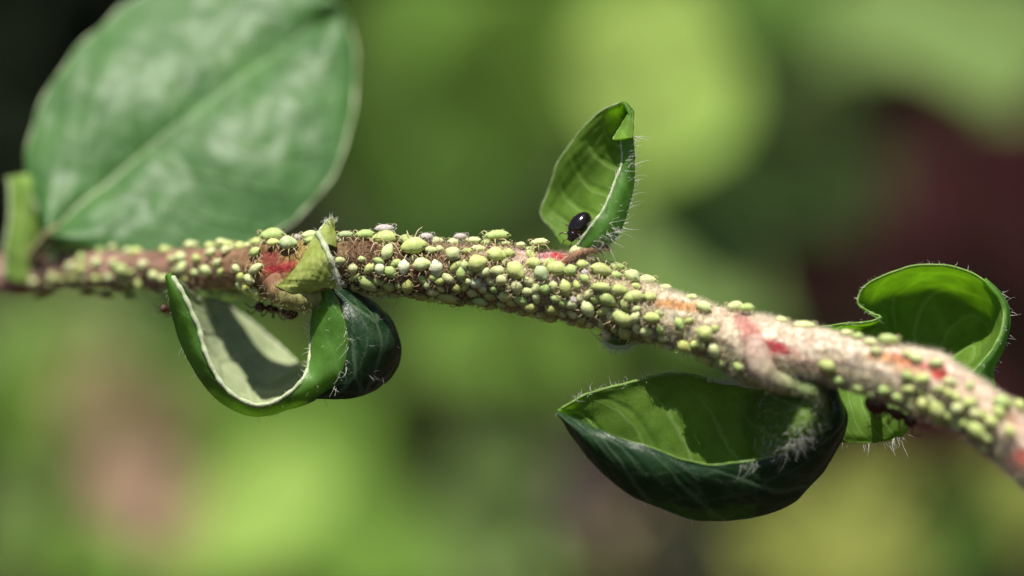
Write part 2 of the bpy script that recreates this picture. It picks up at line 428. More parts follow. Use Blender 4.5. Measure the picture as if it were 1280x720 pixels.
shrub('maroon_shrub', 'dark maroon leaves out of focus behind the cupped leaf', [
    (1250, 190, 42, 220, -60, 'maroon'), (1180, 240, 46, 230, 20, 'maroon'), (1100, 200, 50, 200, -30, 'maroon'), (1240, 330, 44, 230, 70, 'maroon'), (1120, 320, 52, 240, 10, 'maroon'),
    (1040, 270, 54, 200, 50, 'maroon'), (1270, 450, 44, 210, 80, 'maroon'), (1150, 470, 54, 220, -20, 'maroon'), (1190, 560, 50, 220, 10, 'maroon'), (1040, 400, 56, 220, 30, 'maroon'), (1080, 560, 54, 200, 0, 'maroon'), (1010, 310, 40, 210, 40, 'maroon'), (990, 240, 44, 180, 70, 'maroon'), (1180, 520, 40, 220, 20, 'maroon')], (18, 58))

def build_hedge():
    mb = MB(); n = 5200
    base = np.array([[0, 0, 0], [0.35, -0.26, 0.06], [0.35, 0, -0.02], [0.35, 0.26, 0.06], [0.75, -0.2, 0.03], [0.75, 0, -0.05], [0.75, 0.2, 0.03], [1, 0, -0.1]])
    F4 = [(0, 1, 2, 2), ]
    faces = [[0, 1, 2], [0, 2, 3], [1, 4, 5, 2], [2, 5, 6, 3], [4, 7, 5], [5, 7, 6]]
    V = []; FF = []
    for i in range(n):
        x = rng.uniform(-34, 34); z = rng.uniform(-15, 26); y = 74 + rng.uniform(0, 1) ** 0.7 * 20 + 3 * math.sin(x * .35) + 2.5 * math.sin(z * .4 + x * .2)
        R = Matrix.Rotation(rng.uniform(0, 6.28), 3, 'Y') @ Matrix.Rotation(rng.uniform(-1.2, 0.6), 3, 'X') @ Matrix.Rotation(rng.uniform(-.6, .6), 3, 'Z')
        L = rng.uniform(2.4, 4.2)
        Rn = np.array(R) * L
        V.append(base[:, [0, 2, 1]] @ Rn.T + [x, y, z])
        for f in faces: FF.append([a + i * 8 for a in f])
    me = bpy.data.meshes.new('hedge'); me.from_pydata(np.concatenate(V).tolist(), [], FF)
    me.materials.append(simple_mat('hedge_leaf', (0.006, 0.014, 0.004), 0.55, 0.3, (0.014, 0.024, 0.006), 0.12, 0.0, 0.15))
    o = link('hedge', me)
    tag(o, 'dark hedge out of focus behind all the garden plants', 'hedge', kind='stuff')
build_hedge()

# ------------------------------------------------------------------ the twig
twig = empty('twig', at(960, 440, -0.55))
tag(twig, 'pinkish fuzzy twig with curled green leaves crossing the picture, covered in aphids', 'twig')
TW = np.array(twig.location)

def under(o, parent=twig):
    """mesh built in world coordinates: shift it so that it sits right under the twig"""
    o.parent = parent
    o.matrix_parent_inverse = Matrix.Translation(-Vector(TW))
    return o

STEM = [(-160, 352, 3.9, 26), (-60, 348, 3.3, 26), (0, 345, 2.85, 26), (100, 339, 2.25, 24), (200, 338, 1.55, 25), (300, 336, .8, 27), (355, 338, .36, 33), (410, 329, .16, 29), (450, 329, .14, 30),
        (500, 334, .13, 32), (550, 337, .12, 33), (600, 341, .12, 35), (650, 349, .1, 37), (700, 358, .05, 38), (750, 369, .0, 38), (800, 387, -.08, 36), (850, 402, -.2, 32),
        (900, 420, -.33, 33), (950, 437, -.45, 37), (1000, 444, -.58, 34), (1050, 451, -.68, 31), (1100, 463, -.78, 32), (1150, 477, -.9, 33), (1200, 501, -1.02, 32), (1250, 536, -1.15, 33),
        (1300, 580, -1.3, 34), (1360, 640, -1.5, 38), (1430, 720, -1.7, 38)]
SX = np.array([p[0] for p in STEM], float)
SP = np.array([[p[0], p[1], p[2], p[3]] for p in STEM], float)
def stem_px(x):
    return [np.interp(x, SX, SP[:, k]) for k in range(1, 4)]

NODE_X = [(22, 6, 18), (350, 8, 26), (735, 4, 26), (955, 5, 26), (1165, 5, 26)]
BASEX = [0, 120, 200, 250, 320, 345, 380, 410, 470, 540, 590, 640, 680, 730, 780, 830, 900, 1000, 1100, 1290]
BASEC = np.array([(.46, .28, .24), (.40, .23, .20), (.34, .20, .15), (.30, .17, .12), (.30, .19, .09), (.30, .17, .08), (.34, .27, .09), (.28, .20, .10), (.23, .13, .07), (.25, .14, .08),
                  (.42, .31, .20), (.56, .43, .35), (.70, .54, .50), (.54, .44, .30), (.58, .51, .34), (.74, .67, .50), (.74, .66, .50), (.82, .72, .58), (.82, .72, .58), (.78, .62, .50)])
PATCH = [  # red and orange marks on the bark (px, py, rx, ry, tilt, colour, strength)
    (690, 316, 26, 7, 8, (.50, .02, .05), 1.0), (672, 312, 18, 8, 0, (.72, .42, .48), .8), (350, 335, 20, 7, -15, (.36, .025, .035), .95), (336, 322, 14, 8, 20, (.22, .03, .03), .8), (395, 352, 18, 6, -15, (.40, .06, .03), .8),
    (968, 434, 24, 7, 15, (.62, .03, .06), 1.0), (935, 410, 24, 9, 45, (.62, .22, .20), .8), (950, 436, 30, 10, 40, (.62, .28, .24), .5), (1135, 452, 32, 6, 15, (.62, .05, .08), .9), (1172, 463, 14, 9, 40, (.55, .03, .03), 1.0),
    (855, 383, 34, 6, 8, (.62, .30, .08), .85), (1108, 447, 26, 6, 8, (.68, .36, .10), .7), (1135, 463, 18, 6, 5, (.68, .38, .12), .6), (1275, 575, 14, 16, 60, (.52, .06, .04), .9), (1020, 458, 34, 7, 15, (.60, .30, .24), .5), (1262, 520, 16, 5, 50, (.5, .2, .1), .6)]

def stem_color(px, py, z_rel):
    c = np.array([np.interp(px, BASEX, BASEC[:, k]) for k in range(3)])
    # the bark turns greener and darker towards the underside
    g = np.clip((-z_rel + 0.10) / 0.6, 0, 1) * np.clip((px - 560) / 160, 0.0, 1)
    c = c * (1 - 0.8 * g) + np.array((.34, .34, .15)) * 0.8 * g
    return c

def build_stem():
    nu, nv = 900, 72
    u = np.linspace(0, len(STEM) - 1, nu)
    C4 = cr(SP, nu)
    P = np.array([atn((a[0], a[1], a[2])) for a in C4]); R = C4[:, 3] / S
    for (nx, amp, wid) in NODE_X: R = R + amp / S * np.exp(-((C4[:, 0] - nx) / wid) ** 2)
    T = unit(np.gradient(P, axis=0)); up = np.array([0, 0, 1.0])
    A = unit(np.cross(T, up)); B = np.cross(A, T)     # A: sideways (towards/away camera), B: up
    a = np.linspace(0, 2 * math.pi, nv, endpoint=False)
    V = np.zeros((nu, nv, 3)); Cc = np.zeros((nu, nv, 3))
    for i in range(nu):
        for j in range(nv):
            d = A[i] * math.cos(a[j]) + B[i] * math.sin(a[j])
            q = P[i] * 3.0
            r = R[i] * (1 + 0.17 * noise.noise(Vector((q[0] * .8, math.cos(a[j]) * 1.3, math.sin(a[j]) * 1.3))) + 0.09 * noise.noise(Vector((q[0] * 2.6, math.cos(a[j]) * 3, math.sin(a[j]) * 3))))
            V[i, j] = P[i] + d * r
            k = D / (D + V[i, j, 1]) * S
            px = 640 + V[i, j, 0] * k; py = 360 - V[i, j, 2] * k
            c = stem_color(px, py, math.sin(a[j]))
            nz = noise.noise(Vector((px * .05, py * .08, a[j]))) * .4 + noise.noise(Vector((px * .16, py * .2, a[j] * 2))) * .4 + noise.noise(Vector((px * .45, py * .6, a[j] * 3))) * .3
            c = c * (1 + 0.35 * nz)
            if V[i, j, 1] < P[i, 1] + 0.25 * R[i]:
                for (x, y, rx, ry, tl, pc, st) in PATCH:
                    dx, dy = px - x, py - y
                    if abs(dx) > 60 or abs(dy) > 60: continue
                    t = math.radians(tl); ex = (dx * math.cos(t) + dy * math.sin(t)) / rx; ey = (-dx * math.sin(t) + dy * math.cos(t)) / ry
                    f = ex * ex + ey * ey + 1.5 * nz
                    wgt = st * min(1, max(0, 1.8 - f) / 1.3)
                    if wgt > 0: c = c * (1 - wgt) + np.array(pc) * wgt
            Cc[i, j] = c
    mb = MB()
    i = np.arange(nu - 1)[:, None] * nv; j = np.arange(nv)[None]; j2 = (j + 1) % nv
    F = np.stack([i + j, i + j2, i + nv + j2, i + nv + j], -1).reshape(-1, 4)
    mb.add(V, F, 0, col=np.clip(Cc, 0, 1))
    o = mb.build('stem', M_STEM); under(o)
    return V, Cc, T, A, B, P
SV, SC, ST, SA, SB, SPos = build_stem()
_v = SV.reshape(-1, 3); _nv = SV.shape[1]; _nu = SV.shape[0]
_i = np.arange(_nu - 1)[:, None] * _nv; _j = np.arange(_nv)[None]; _j2 = (_j + 1) % _nv
BVH = BVHTree.FromPolygons([Vector(p) for p in _v], np.stack([_i + _j, _i + _j2, _i + _nv + _j2, _i + _nv + _j], -1).reshape(-1, 4).tolist())

def stem_hit(px, py):
    """where the sight line of a pixel meets the bark: (point, outward normal, inside the outline?)"""
    cy, cY, r = stem_px(px)
    for k in range(40):
        f = k / 40
        y = py + (cy - py) * f
        o = Vector((0, -D, 0)); d = (at(px, y, 0) - o).normalized()
        h, n, idx, dist = BVH.ray_cast(o, d)
        if h is not None:
            if n.dot(d) > 0: n = -n
            return h, n, f == 0, (py - y)
    return None

def stem_felt():
    roots = []; dirs = []; ln = []; cols = []
    Nrm = grid_normals(SV)
    ctr = SPos[:, None]
    sgn = np.sign(np.sum(Nrm * (SV - ctr), -1, keepdims=True)); Nrm = Nrm * sgn
    pxs = 640 + SPos[:, 0] * S * D / (D + SPos[:, 1])
    while len(roots) < 36000:
        i = rng.integers(2, SV.shape[0] - 2); j = rng.integers(0, SV.shape[1])
        p = SV[i, j]; n = Nrm[i, j]
        if n[1] > 0.55: continue
        px = pxs[i]
        if px < -20 or px > 1330: continue
        w = np.interp(px, [0, 300, 400, 560, 640, 800, 1300], [.35, .5, .8, .8, .9, 1.0, 1.0])
        if rng.random() > w: continue
        lay = np.interp(px, [0, 400, 560, 700, 1300], [1.6, 2.2, 2.2, 1.2, 0.9])
        t = ST[i] * rng.normal(0.3, 0.8) + np.cross(n, ST[i]) * rng.normal(0, 0.8)
        roots.append(p - n * 0.004); dirs.append(n + t * lay * 0.6)
        ln.append(rng.uniform(0.02, 0.055) * np.interp(px, [0, 400, 420, 560, 600, 1300], [.9, .9, 1.5, 1.5, 1.0, 1.15]))
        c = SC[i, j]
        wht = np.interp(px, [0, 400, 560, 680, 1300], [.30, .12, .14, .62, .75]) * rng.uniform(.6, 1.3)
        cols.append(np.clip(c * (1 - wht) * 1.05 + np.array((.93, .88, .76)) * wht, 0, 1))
    o = hairs('felt', roots, dirs, ln, 0.0016, M_FUZZ, None, curl=0.7, col=np.array(cols), segs=3); under(o)
stem_felt()

def brown_threads():
    # the tangle of reddish brown fibres on the crowded stretch
    Nrm = grid_normals(SV); Nrm = Nrm * np.sign(np.sum(Nrm * (SV - SPos[:, None]), -1, keepdims=True))
    pxs = 640 + SPos[:, 0] * S * D / (D + SPos[:, 1])
    ii = np.nonzero((pxs > 415) & (pxs < 640))[0]
    n = 900; i = rng.choice(ii, n); j = rng.integers(0, SV.shape[1], n)
    nn = Nrm[i, j]; keep = nn[:, 1] < .3; i, j, nn = i[keep], j[keep], nn[keep]; n = len(i)
    d = nn * .35 + ST[i] * rng.normal(0, 1, (n, 1)) + np.cross(nn, ST[i]) * rng.normal(0, .6, (n, 1))
    c = np.array([(.34, .13, .08), (.46, .26, .16), (.22, .08, .05), (.58, .40, .28)])[rng.integers(0, 4, n)]
    o = hairs('fibres', SV[i, j], d, rng.uniform(.06, .16, n), .0034, M_FUZZ, None, curl=.8, droop=-nn * .3, col=c, segs=4); under(o)
brown_threads()

# ------------------------------------------------------------------ leaves of the twig
def smooth_noise(s, t, seed, n=7, f=3.0):
    r = np.random.default_rng(seed); out = 0
    for k in range(n):
        a, b = r.normal(0, f, 2); out = out + np.sin(a * s * 2 + b * t * 2 + r.uniform(0, 6.28)) / n
    return out

class Leaf:
    def __init__(s, mat_up, mat_un):
        s.mb = MB(); s.mats = [mat_up, mat_un, M_MARGIN]; s.edges = []
    def patch(s, G, front, s01, t01, th=0.009, relief=0.012, seed=1, nlat=7, groove=.6):
        """G: (nu,nv,3) world grid; front: material index of the side turned to the camera"""
        nu, nv = G.shape[:2]
        G = G.copy()        # puckers that run on over neighbouring patches of the same blade
        for a in range(nu):
            for b in range(nv):
                p = Vector(G[a, b])
                G[a, b] += np.array(noise.noise_vector(p * 2.6)) * .022 + np.array(noise.noise_vector(p * 7.5)) * .0075
        Nn = grid_normals(G)
        cdir = np.array([0, -D, 0]) - G
        if np.mean(np.sum(Nn * unit(cdir), -1)) < 0: Nn = -Nn; fl = True
        else: fl = False
        ss = np.linspace(*s01, nu)[:, None] + 0 * np.linspace(0, 1, nv)[None]
        tt = np.linspace(*t01, nv)[None] + 0 * ss
        q = ss * nlat - np.abs(tt) ** 1.3 * nlat * .3
        fr = np.abs(q - np.floor(q) - .5)
        vein = np.exp(-(fr / .07) ** 2) * (1 - np.abs(tt) ** 3)
        lump = smooth_noise(ss * 3, tt * 1.6, seed, 9, 3.2)
        off = relief * lump - relief * groove * vein
        ed = np.minimum.outer(np.minimum(np.arange(nu), np.arange(nu)[::-1]), np.full(nv, 99)) / 3.0
        ev = np.minimum(np.arange(nv), np.arange(nv)[::-1])[None] / 3.0
        off = off * np.clip(np.minimum(ed, ev), 0, 1)
        C = G + Nn * off[..., None]
        uv = np.stack([ss, (tt + 1) / 2], -1)
        Ga = C + Nn * th; Gb = C - Nn * th
        s.mb.add(Ga, grid_faces(nu, nv, fl), front, uv)
        s.mb.add(Gb, grid_faces(nu, nv, not fl), 1 - front, uv)
        for a, b, u in ((Ga[0], Gb[0], uv[0]), (Ga[-1], Gb[-1], uv[-1]), (Ga[:, 0], Gb[:, 0], uv[:, 0]), (Ga[:, -1], Gb[:, -1], uv[:, -1])):
            k = len(a); W = np.stack([a, b], 1).reshape(-1, 3)
            s.mb.add(W, [(2 * i, 2 * i + 1, 2 * i + 3, 2 * i + 2) for i in range(k - 1)], front, np.repeat(u, 2, 0))
        return C, Nn
    def build(s, label):
        o = s.mb.build('leaf', s.mats); under(o); o['label'] = label; s.o = o
        return o
    def margin(s, P, r0=0.012, r1=0.012, mat=None):
        mb = MB(); n = len(P); r = np.linspace(r0, r1, n) * (1 + 0.25 * np.sin(np.arange(n) * 0.9) * rng.uniform(.3, 1, n))
        r[0] *= .4; r[-1] *= .4
        tube(mb, P, r, 8)
        m = mb.build('margin', mat or M_MARGIN)
        m.parent = s.o
        return m
    def fringe(s, P, base_dir, n, l0, l1, spread=0.45, rad=0.0035, curl=0.6, droop=None, jit=0.01):
        idx = rng.integers(0, len(P), n)
        R = P[idx] + rng.normal(0, jit, (n, 3))
        bd = np.asarray(base_dir, float)
        if bd.ndim == 2: bd = bd[idx]
        dd = unit(np.broadcast_to(bd, (n, 3)) + rng.normal(0, spread, (n, 3)))
        h = hairs('hairs', R, dd, l0 * .6 + (l1 - l0 * .6) * rng.random(n) ** 1.6, rad * rng.uniform(.5, .9, n), M_HAIR, None, curl=curl, droop=droop)
        h.parent = s.o
        return h

def gridpx(rows, nu, nv):
    A = np.array([[atn(p) for p in r] for r in rows])
    return cr(cr(A, nu).transpose(1, 0, 2), nv).transpose(1, 0, 2)

def mixp(a, b, f, dY=0.0):
    return tuple(a[k] * (1 - f) + b[k] * f + (dY if k == 2 else 0) for k in range(3))

def petiole(P, r, cols, parent):
    mb = MB(); n = 24
    W = crb(P, n); rr = np.interp(np.linspace(0, 1, n), np.linspace(0, 1, len(r)), r) / S
    cc = np.stack([np.interp(np.linspace(0, 1, n), np.linspace(0, 1, len(cols)), [c[k] for c in cols]) for k in range(3)], 1)
    rr = rr * (1 + 0.06 * np.sin(np.arange(n) * 1.3))
    tube(mb, W, rr, 18, col=cc)
    o = mb.build('petiole', M_PET); o.parent = parent
    k = 260
    i = rng.integers(1, n - 1, k); T = unit(np.gradient(W, axis=0))[i]
    d = unit(np.cross(T, rng.normal(size=(k, 3))))
    h = hairs('hairs', W[i] + d * rr[i][:, None] * .95 + T * rng.normal(0, .02, (k, 1)), d + rng.normal(0, .6, (k, 3)), rng.uniform(.03, .07, k), .0022, M_FUZZ, None, col=np.clip(cc[i] * .5 + np.array((.5, .47, .4)) * .6, 0, 1), segs=3)
    h.parent = parent
    return o

# --- broad leaf behind the twig
def broad_leaf():
    lf = Leaf(M_BIG, M_UN)
    nu, nv = 150, 90
    L = 462.0; b = np.array([62, 292.0]); d = np.array([.792, -.610]); nn = np.array([-.610, -.792])
    s = np.linspace(0, 1, nu); t = np.linspace(-1, 1, nv)
    ks_u = [0, .02, .08, .19, .36, .53, .70, .84, .93, .975, 1]; kw_u = [4, 48, 97, 134, 162, 171, 155, 115, 72, 40, 3]
    ks_l = [0, .02, .08, .2, .38, .55, .70, .83, .92, .97, 1]; kw_l = [4, 26, 62, 116, 163, 176, 161, 121, 77, 42, 3]
    from_s = lambda ks, kw: np.interp(s, ks, kw)
    def sm(w):
        k = np.array([1, 2, 3, 2, 1]) / 9.0
        for _ in range(3): w = np.convolve(np.pad(w, 2, mode='edge'), k, 'valid')
        return w
    wu, wl = sm(from_s(ks_u, kw_u)), sm(from_s(ks_l, kw_l))
    wu[0] = wl[0] = wu[-1] = wl[-1] = 2
    G = np.zeros((nu, nv, 3))
    for i in range(nu):
        for j in range(nv):
            wd = wu[i] if t[j] > 0 else wl[i]
            bow = 8 * math.sin(s[i] * math.pi)
            p = b + d * s[i] * L + nn * (t[j] * wd + bow * (1 - abs(t[j])))
            ridge = 0.16 * (1 - math.exp(-abs(t[j]) * 3.5)) 
            Y = 2.15 + 1.2 * (300 - p[1]) / 300 - ridge + 0.22 * t[j] * t[j] * (1 if t[j] < 0 else .8) + 0.05 * math.sin(s[i] * 9 + t[j] * 2)
            G[i, j] = atn((p[0], p[1], Y))
    C, Nn = lf.patch(G, 0, (0, 1), (-1, 1), th=0.010, relief=0.016, seed=4, nlat=8, groove=.06)
    o = lf.build('broad smooth leaf, out of focus, with a blue white sheen')
    E = np.concatenate([C[::2, 0], C[::-2, -1]])
    lf.margin(C[::2, 0], .014, .014); lf.margin(C[::2, -1], .012, .012)
    mb = MB(); tube(mb, C[:, nv // 2] - Nn[:, nv // 2] * 0.004, np.linspace(0.022, 0.006, nu), 8)
    m = mb.build('midrib', M_MARGIN); m.parent = o
    petiole([(40, 330, 2.5), (48, 312, 2.3), (62, 292, 2.15), (75, 282, 2.15)], [11, 8, 6, 4], [(.36, .24, .14), (.3, .32, .12), (.3, .36, .14)], o)
broad_leaf()

# --- curled leaf hanging under the twig
def curled_leaf():
    lf = Leaf(M_UP, M_FELT)
    R = [(212, 343, .02), (230, 370, -.02), (247, 408, -.06), (260, 448, -.09), (280, 484, -.11), (316, 505, -.12), (352, 499, -.10), (378, 474, -.06), (388, 440, .06), (390, 400, .12), (394, 364, .12)]
    O = [(207, 346, .08), (216, 388, .12), (230, 432, .14), (248, 468, .14), (276, 501, .12), (318, 519, .10), (362, 512, .08), (400, 494, .03), (430, 460, -.12), (433, 410, -.12), (418, 363, -.02)]
    band = [[r, mixp(r, o, .5, -.05), o] for r, o in zip(R, O)]
    G = gridpx(band, 140, 26); C1, N1 = lf.patch(G, 0, (0, 1), (1.0, .6), th=.010, relief=.006, seed=2)
    F2 = [(216, 346, .20), (238, 366, .75), (262, 375, 1.15), (288, 387, 1.35), (315, 403, 1.42), (342, 425, 1.40), (366, 449, 1.15), (386, 470, .70)]
    B1 = [(213, 348, .12), (231, 385, .40), (250, 420, .55), (268, 452, .65), (296, 478, .70), (325, 492, .70), (352, 490, .56), (385, 482, .34)]
    bowl = []
    for o, b1, f2 in zip(O[:8], B1, F2):
        bowl.append([o, mixp(o, b1, .6, .10), mixp(b1, f2, .25, .10), mixp(b1, f2, .65, .10), f2])
    G = gridpx(bowl, 120, 60); C2, N2 = lf.patch(G, 1, (0, .75), (.6, -1.0), th=.010, relief=.012, seed=6)
    lobe = [[(392, 497, .04), (418, 498, .0), (438, 494, .12), (450, 488, .34)],
            [(415, 482, -.06), (440, 489, -.06), (464, 489, .1), (474, 483, .36)],
            [(430, 460, -.12), (454, 468, -.12), (478, 470, .06), (490, 468, .38)],
            [(435, 430, -.13), (462, 433, -.14), (490, 437, .06), (501, 440, .38)],
            [(433, 408, -.12), (456, 402, -.10), (480, 402, .08), (492, 406, .38)],
            [(427, 380, -.06), (444, 378, -.03), (464, 380, .12), (476, 387, .36)],
            [(417, 362, -.02), (430, 361, .02), (446, 365, .14), (458, 373, .32)]]
    lf.mats.append(M_SHADED)  # same upper side as the band; the lobe's shade is in this colour
    G = gridpx(lobe, 80, 50)
    k0 = len(lf.mb.m)
    C3, N3 = lf.patch(G, 0, (.6, 1), (.6, -.6), th=.010, relief=.014, seed=9, nlat=5)
    for q in range(k0, len(lf.mb.m)):
        if lf.mb.m[q] == 0: lf.mb.m[q] = 3
    o = lf.build('curled leaf hanging below the twig with a pale felted hollow and a shaded glossy lobe')
    lf.margin(C1[2:-2, 0], .022, .015); lf.margin(C2[3:-3, -1], .012, .012); lf.margin(C3[:, -1], .007, .007)
    e = C1[:, 0]
    lf.fringe(e[5:], (-.1, -.5, .5), 110, .02, .06, spread=.6, rad=.0028)
    lf.fringe(e[100:], (-1, -.2, .25), 22, .04, .09, spread=.4, rad=.004)
    cre = C1[80:, -1]
    lf.fringe(cre[12:], (.25, -.6, -.9), 34, .05, .15, spread=.45, rad=.0038, curl=.8)
    lf.fringe(cre[25:55], (.9, -.6, -.1), 9, .10, .24, spread=.4, rad=.0018, curl=1.0)
    lf.fringe(C1[:80, -1], (-.3, -.1, -.9), 60, .03, .09, spread=.5, rad=.0025)
    lf.fringe(C1[60:, 8:20].reshape(-1, 3), (.1, -.7, -.6), 70, .02, .06, spread=.5, rad=.0022)
    lf.fringe(C2[:, 25:].reshape(-1, 3), (.1, -.8, .5), 500, .02, .06, spread=.7, rad=.002)
    lf.fringe(C3[20:60, 3:40].reshape(-1, 3) + N3[20:60, 3:40].reshape(-1, 3) * .012, (.6, -.3, -.4), 16, .08, .22, spread=.5, rad=.0012, curl=1.0)
    petiole([(338, 348, .10), (352, 366, .06), (376, 374, .02), (402, 368, .02)], [12, 17, 16, 9], [(.34, .16, .10), (.32, .31, .11), (.32, .36, .12)], o)
curled_leaf()

# --- upright folded leaf with the beetle in it
def folded_leaf():
    lf = Leaf(M_UP, M_UN)
    R = [(722, 309, -.16), (738, 284, -.2), (755, 258, -.16), (768, 226, -.1), (777, 197, -.05), (776, 173, .0), (784, 146, .04), (778, 130, .08)]
    Sx = [(744, 313, -.12), (768, 300, -.12), (783, 268, -.06), (792, 228, 0), (792, 192, .02), (790, 165, .05), (788, 143, .08), (780, 129, .1)]
    L = [(704, 306, .5), (690, 286, .56), (677, 266, .62), (689, 234, .62), (702, 197, .56), (722, 167, .5), (748, 141, .36), (775, 128, .12)]
    H = [mixp(r, s, .5, .35) for r, s in zip(R, Sx)]
    F1 = [(715, 308, .45), (716, 288, .52), (718, 262, .58), (728, 232, .58), (740, 198, .5), (755, 168, .4), (768, 142, .28), (777, 129, .12)]
    G = gridpx([[r, mixp(r, s, .5, -.05), s] for r, s in zip(R, Sx)], 110, 24); C1, N1 = lf.patch(G, 0, (0, 1), (1, .55), th=.009, relief=.006, seed=12)
    G = gridpx([[s, h, f, l] for s, h, f, l in zip(Sx, H, F1, L)], 110, 60); C2, N2 = lf.patch(G, 1, (0, 1), (.55, -1), th=.009, relief=.014, seed=13)
    k0 = len(lf.mb.m)
    G = gridpx([[(765, 173, -.12), (777, 173, -.16), (790, 170, -.10)], [(772, 158, -.02), (781, 156, -.05), (790, 154, -.02)], [(785, 139, .06), (787, 138, .05), (789, 138, .06)]], 24, 14)
    C3, N3 = lf.patch(G, 0, (.8, 1), (1, .6), th=.006, relief=.002, seed=14)
    for q in range(k0, len(lf.mb.m)): lf.mb.m[q] = 1
    o = lf.build('upright folded leaf with a hairy edge and a black beetle in its fold')
    lf.margin(C1[:88, 0], .013, .011); lf.margin(C2[:, -1], .006, .006); lf.margin(C3[:, 0], .006, .005)
    lf.fringe(C1[:75, -1], (.9, -.2, .35), 40, .06, .17, spread=.35, rad=.0036, curl=.5)
    lf.fringe(C1[5:70, 6:22].reshape(-1, 3), (.8, -.6, .3), 60, .05, .13, spread=.35, rad=.003, curl=.5)
    lf.fringe(C1[:90, 0], (-.5, -.5, .4), 90, .02, .07, spread=.5, rad=.003)
    lf.fringe(C1[:24, 10:].reshape(-1, 3), (.8, -.5, -.2), 60, .08, .2, spread=.5, rad=.004)
    petiole([(705, 330, -.12), (722, 318, -.18), (742, 312, -.16), (762, 310, -.12)], [4, 5, 5, 3], [(.42, .16, .12), (.38, .22, .12), (.34, .28, .1)], o)
folded_leaf()

# --- taco shaped leaf, shade painted into its outer wall
def taco_leaf():
    lf = Leaf(M_SHADED, M_UN)
    T = [(697, 515, .15), (725, 499, .22), (765, 484, .3), (810, 473, .35), (852, 468, .36), (895, 475, .30), (940, 484, .18), (980, 489, .0), (1006, 494, -.2), (1016, 488, -.3), (1022, 478, -.34)]
    R = [(698, 517, .1), (735, 535, 0), (775, 549, -.1), (820, 562, -.16), (860, 574, -.2), (895, 582, -.24), (935, 578, -.30), (978, 566, -.38), (1018, 543, -.44), (1034, 510, -.46), (1036, 480, -.44)]
    O = [(697, 518, .12), (722, 556, .1), (752, 590, .12), (795, 622, .12), (840, 641, .12), (885, 650, .1), (940, 645, .05), (995, 622, -.05), (1041, 572, -.2), (1058, 525, -.3), (1045, 482, -.35)]
    deep = [.08, .16, .22, .25, .25, .25, .22, .18, .14, .12, .10]       # how far the hollow reaches back, tip to base
    for Pn, dep in ((T, [-.25, -.22, -.18, -.12, -.08, -.06, -.06, -.10, -.20, -.30, -.34]), (R, [-.27, -.33, -.40, -.44, -.46, -.46, -.45, -.44, -.46, -.46, -.44]),
                    (O, [-.26, -.26, -.24, -.22, -.20, -.18, -.16, -.16, -.20, -.30, -.35])):
        for k, v in enumerate(dep): Pn[k] = (Pn[k][0], Pn[k][1], v)
    far = [[t, mixp(t, r, .45, d * .62), mixp(r, o, .30, d), o] for t, r, o, d in zip(T, R, O, deep)]
    G = gridpx(far, 150, 70); C1, N1 = lf.patch(G, 1, (1, 0), (1, 0), th=.009, relief=.022, seed=21, nlat=6)
    lf.mats.append(M_UP); lf.mb.m = [3 if q == 0 else q for q in lf.mb.m]
    near = [[o, mixp(o, r, .35, -.10), mixp(o, r, .75, -.07), r] for r, o in zip(R, O)]
    G = gridpx(near, 150, 60); C2, N2 = lf.patch(G, 0, (1, 0), (0, -1), th=.009, relief=.012, seed=22, nlat=6)
    fold = [[(928, 492, -.02), (966, 490, -.26), (1003, 487, -.52), (1034, 478, -.46)], [(924, 515, .0), (966, 512, -.36), (1008, 512, -.68), (1040, 510, -.48)],
            [(930, 542, -.10), (968, 541, -.44), (1004, 540, -.68), (1034, 536, -.48)], [(948, 570, -.34), (974, 567, -.48), (998, 560, -.56), (1020, 546, -.47)]]
    G = gridpx(fold, 60, 60); C3, N3 = lf.patch(G, 1, (.2, 0), (.8, .1), th=.008, relief=.012, seed=23, nlat=6)
    o = lf.build('leaf folded like a taco, shaded outside, glowing green inside, with pale net veins')
    lf.margin(C1[2:75, 0], .010, .016, M_EDGE); lf.margin(C1[70:-6, 0], .016, .030); lf.margin(C2[2:-4, -1], .005, .012, M_EDGE); lf.margin(C1[:-10, -1], .0035, .005, M_EDGE)
    lf.fringe(C1[10:-8, 0], (0, -.3, 1), 260, .03, .09, spread=.6, rad=.0032)
    lf.fringe(C1[70:-8, 0], (0, -.4, 1), 160, .03, .08, spread=.7, rad=.0032)
    lf.fringe(C2[85:125, -1], (.1, -.6, -.8), 80, .06, .18, spread=.5, rad=.0026, curl=.7)
    lf.fringe(C2[110:148, 35:].reshape(-1, 3), (.2, -.7, -.4), 90, .04, .12, spread=.6, rad=.0024)
    lf.fringe(C2[:120, 0], (-.2, -.2, -1), 60, .02, .06, spread=.5, rad=.002)
    lf.fringe(C3[8:58, 12:56].reshape(-1, 3), (-.2, -.7, -.4), 420, .03, .10, spread=.7, rad=.003)
    lf.fringe(C3[44:, 6:50].reshape(-1, 3), (.0, -.6, -.8), 110, .06, .16, spread=.5, rad=.003)
    petiole([(945, 425, -.62), (948, 452, -.72), (962, 474, -.72), (990, 482, -.66), (1012, 488, -.68), (1022, 500, -.66), (1020, 520, -.62)], [14, 17, 15, 12, 11, 9, 4], [(.62, .42, .36), (.58, .46, .36), (.46, .44, .28), (.36, .42, .20), (.32, .44, .16), (.36, .44, .22), (.22, .36, .10)], o)
taco_leaf()

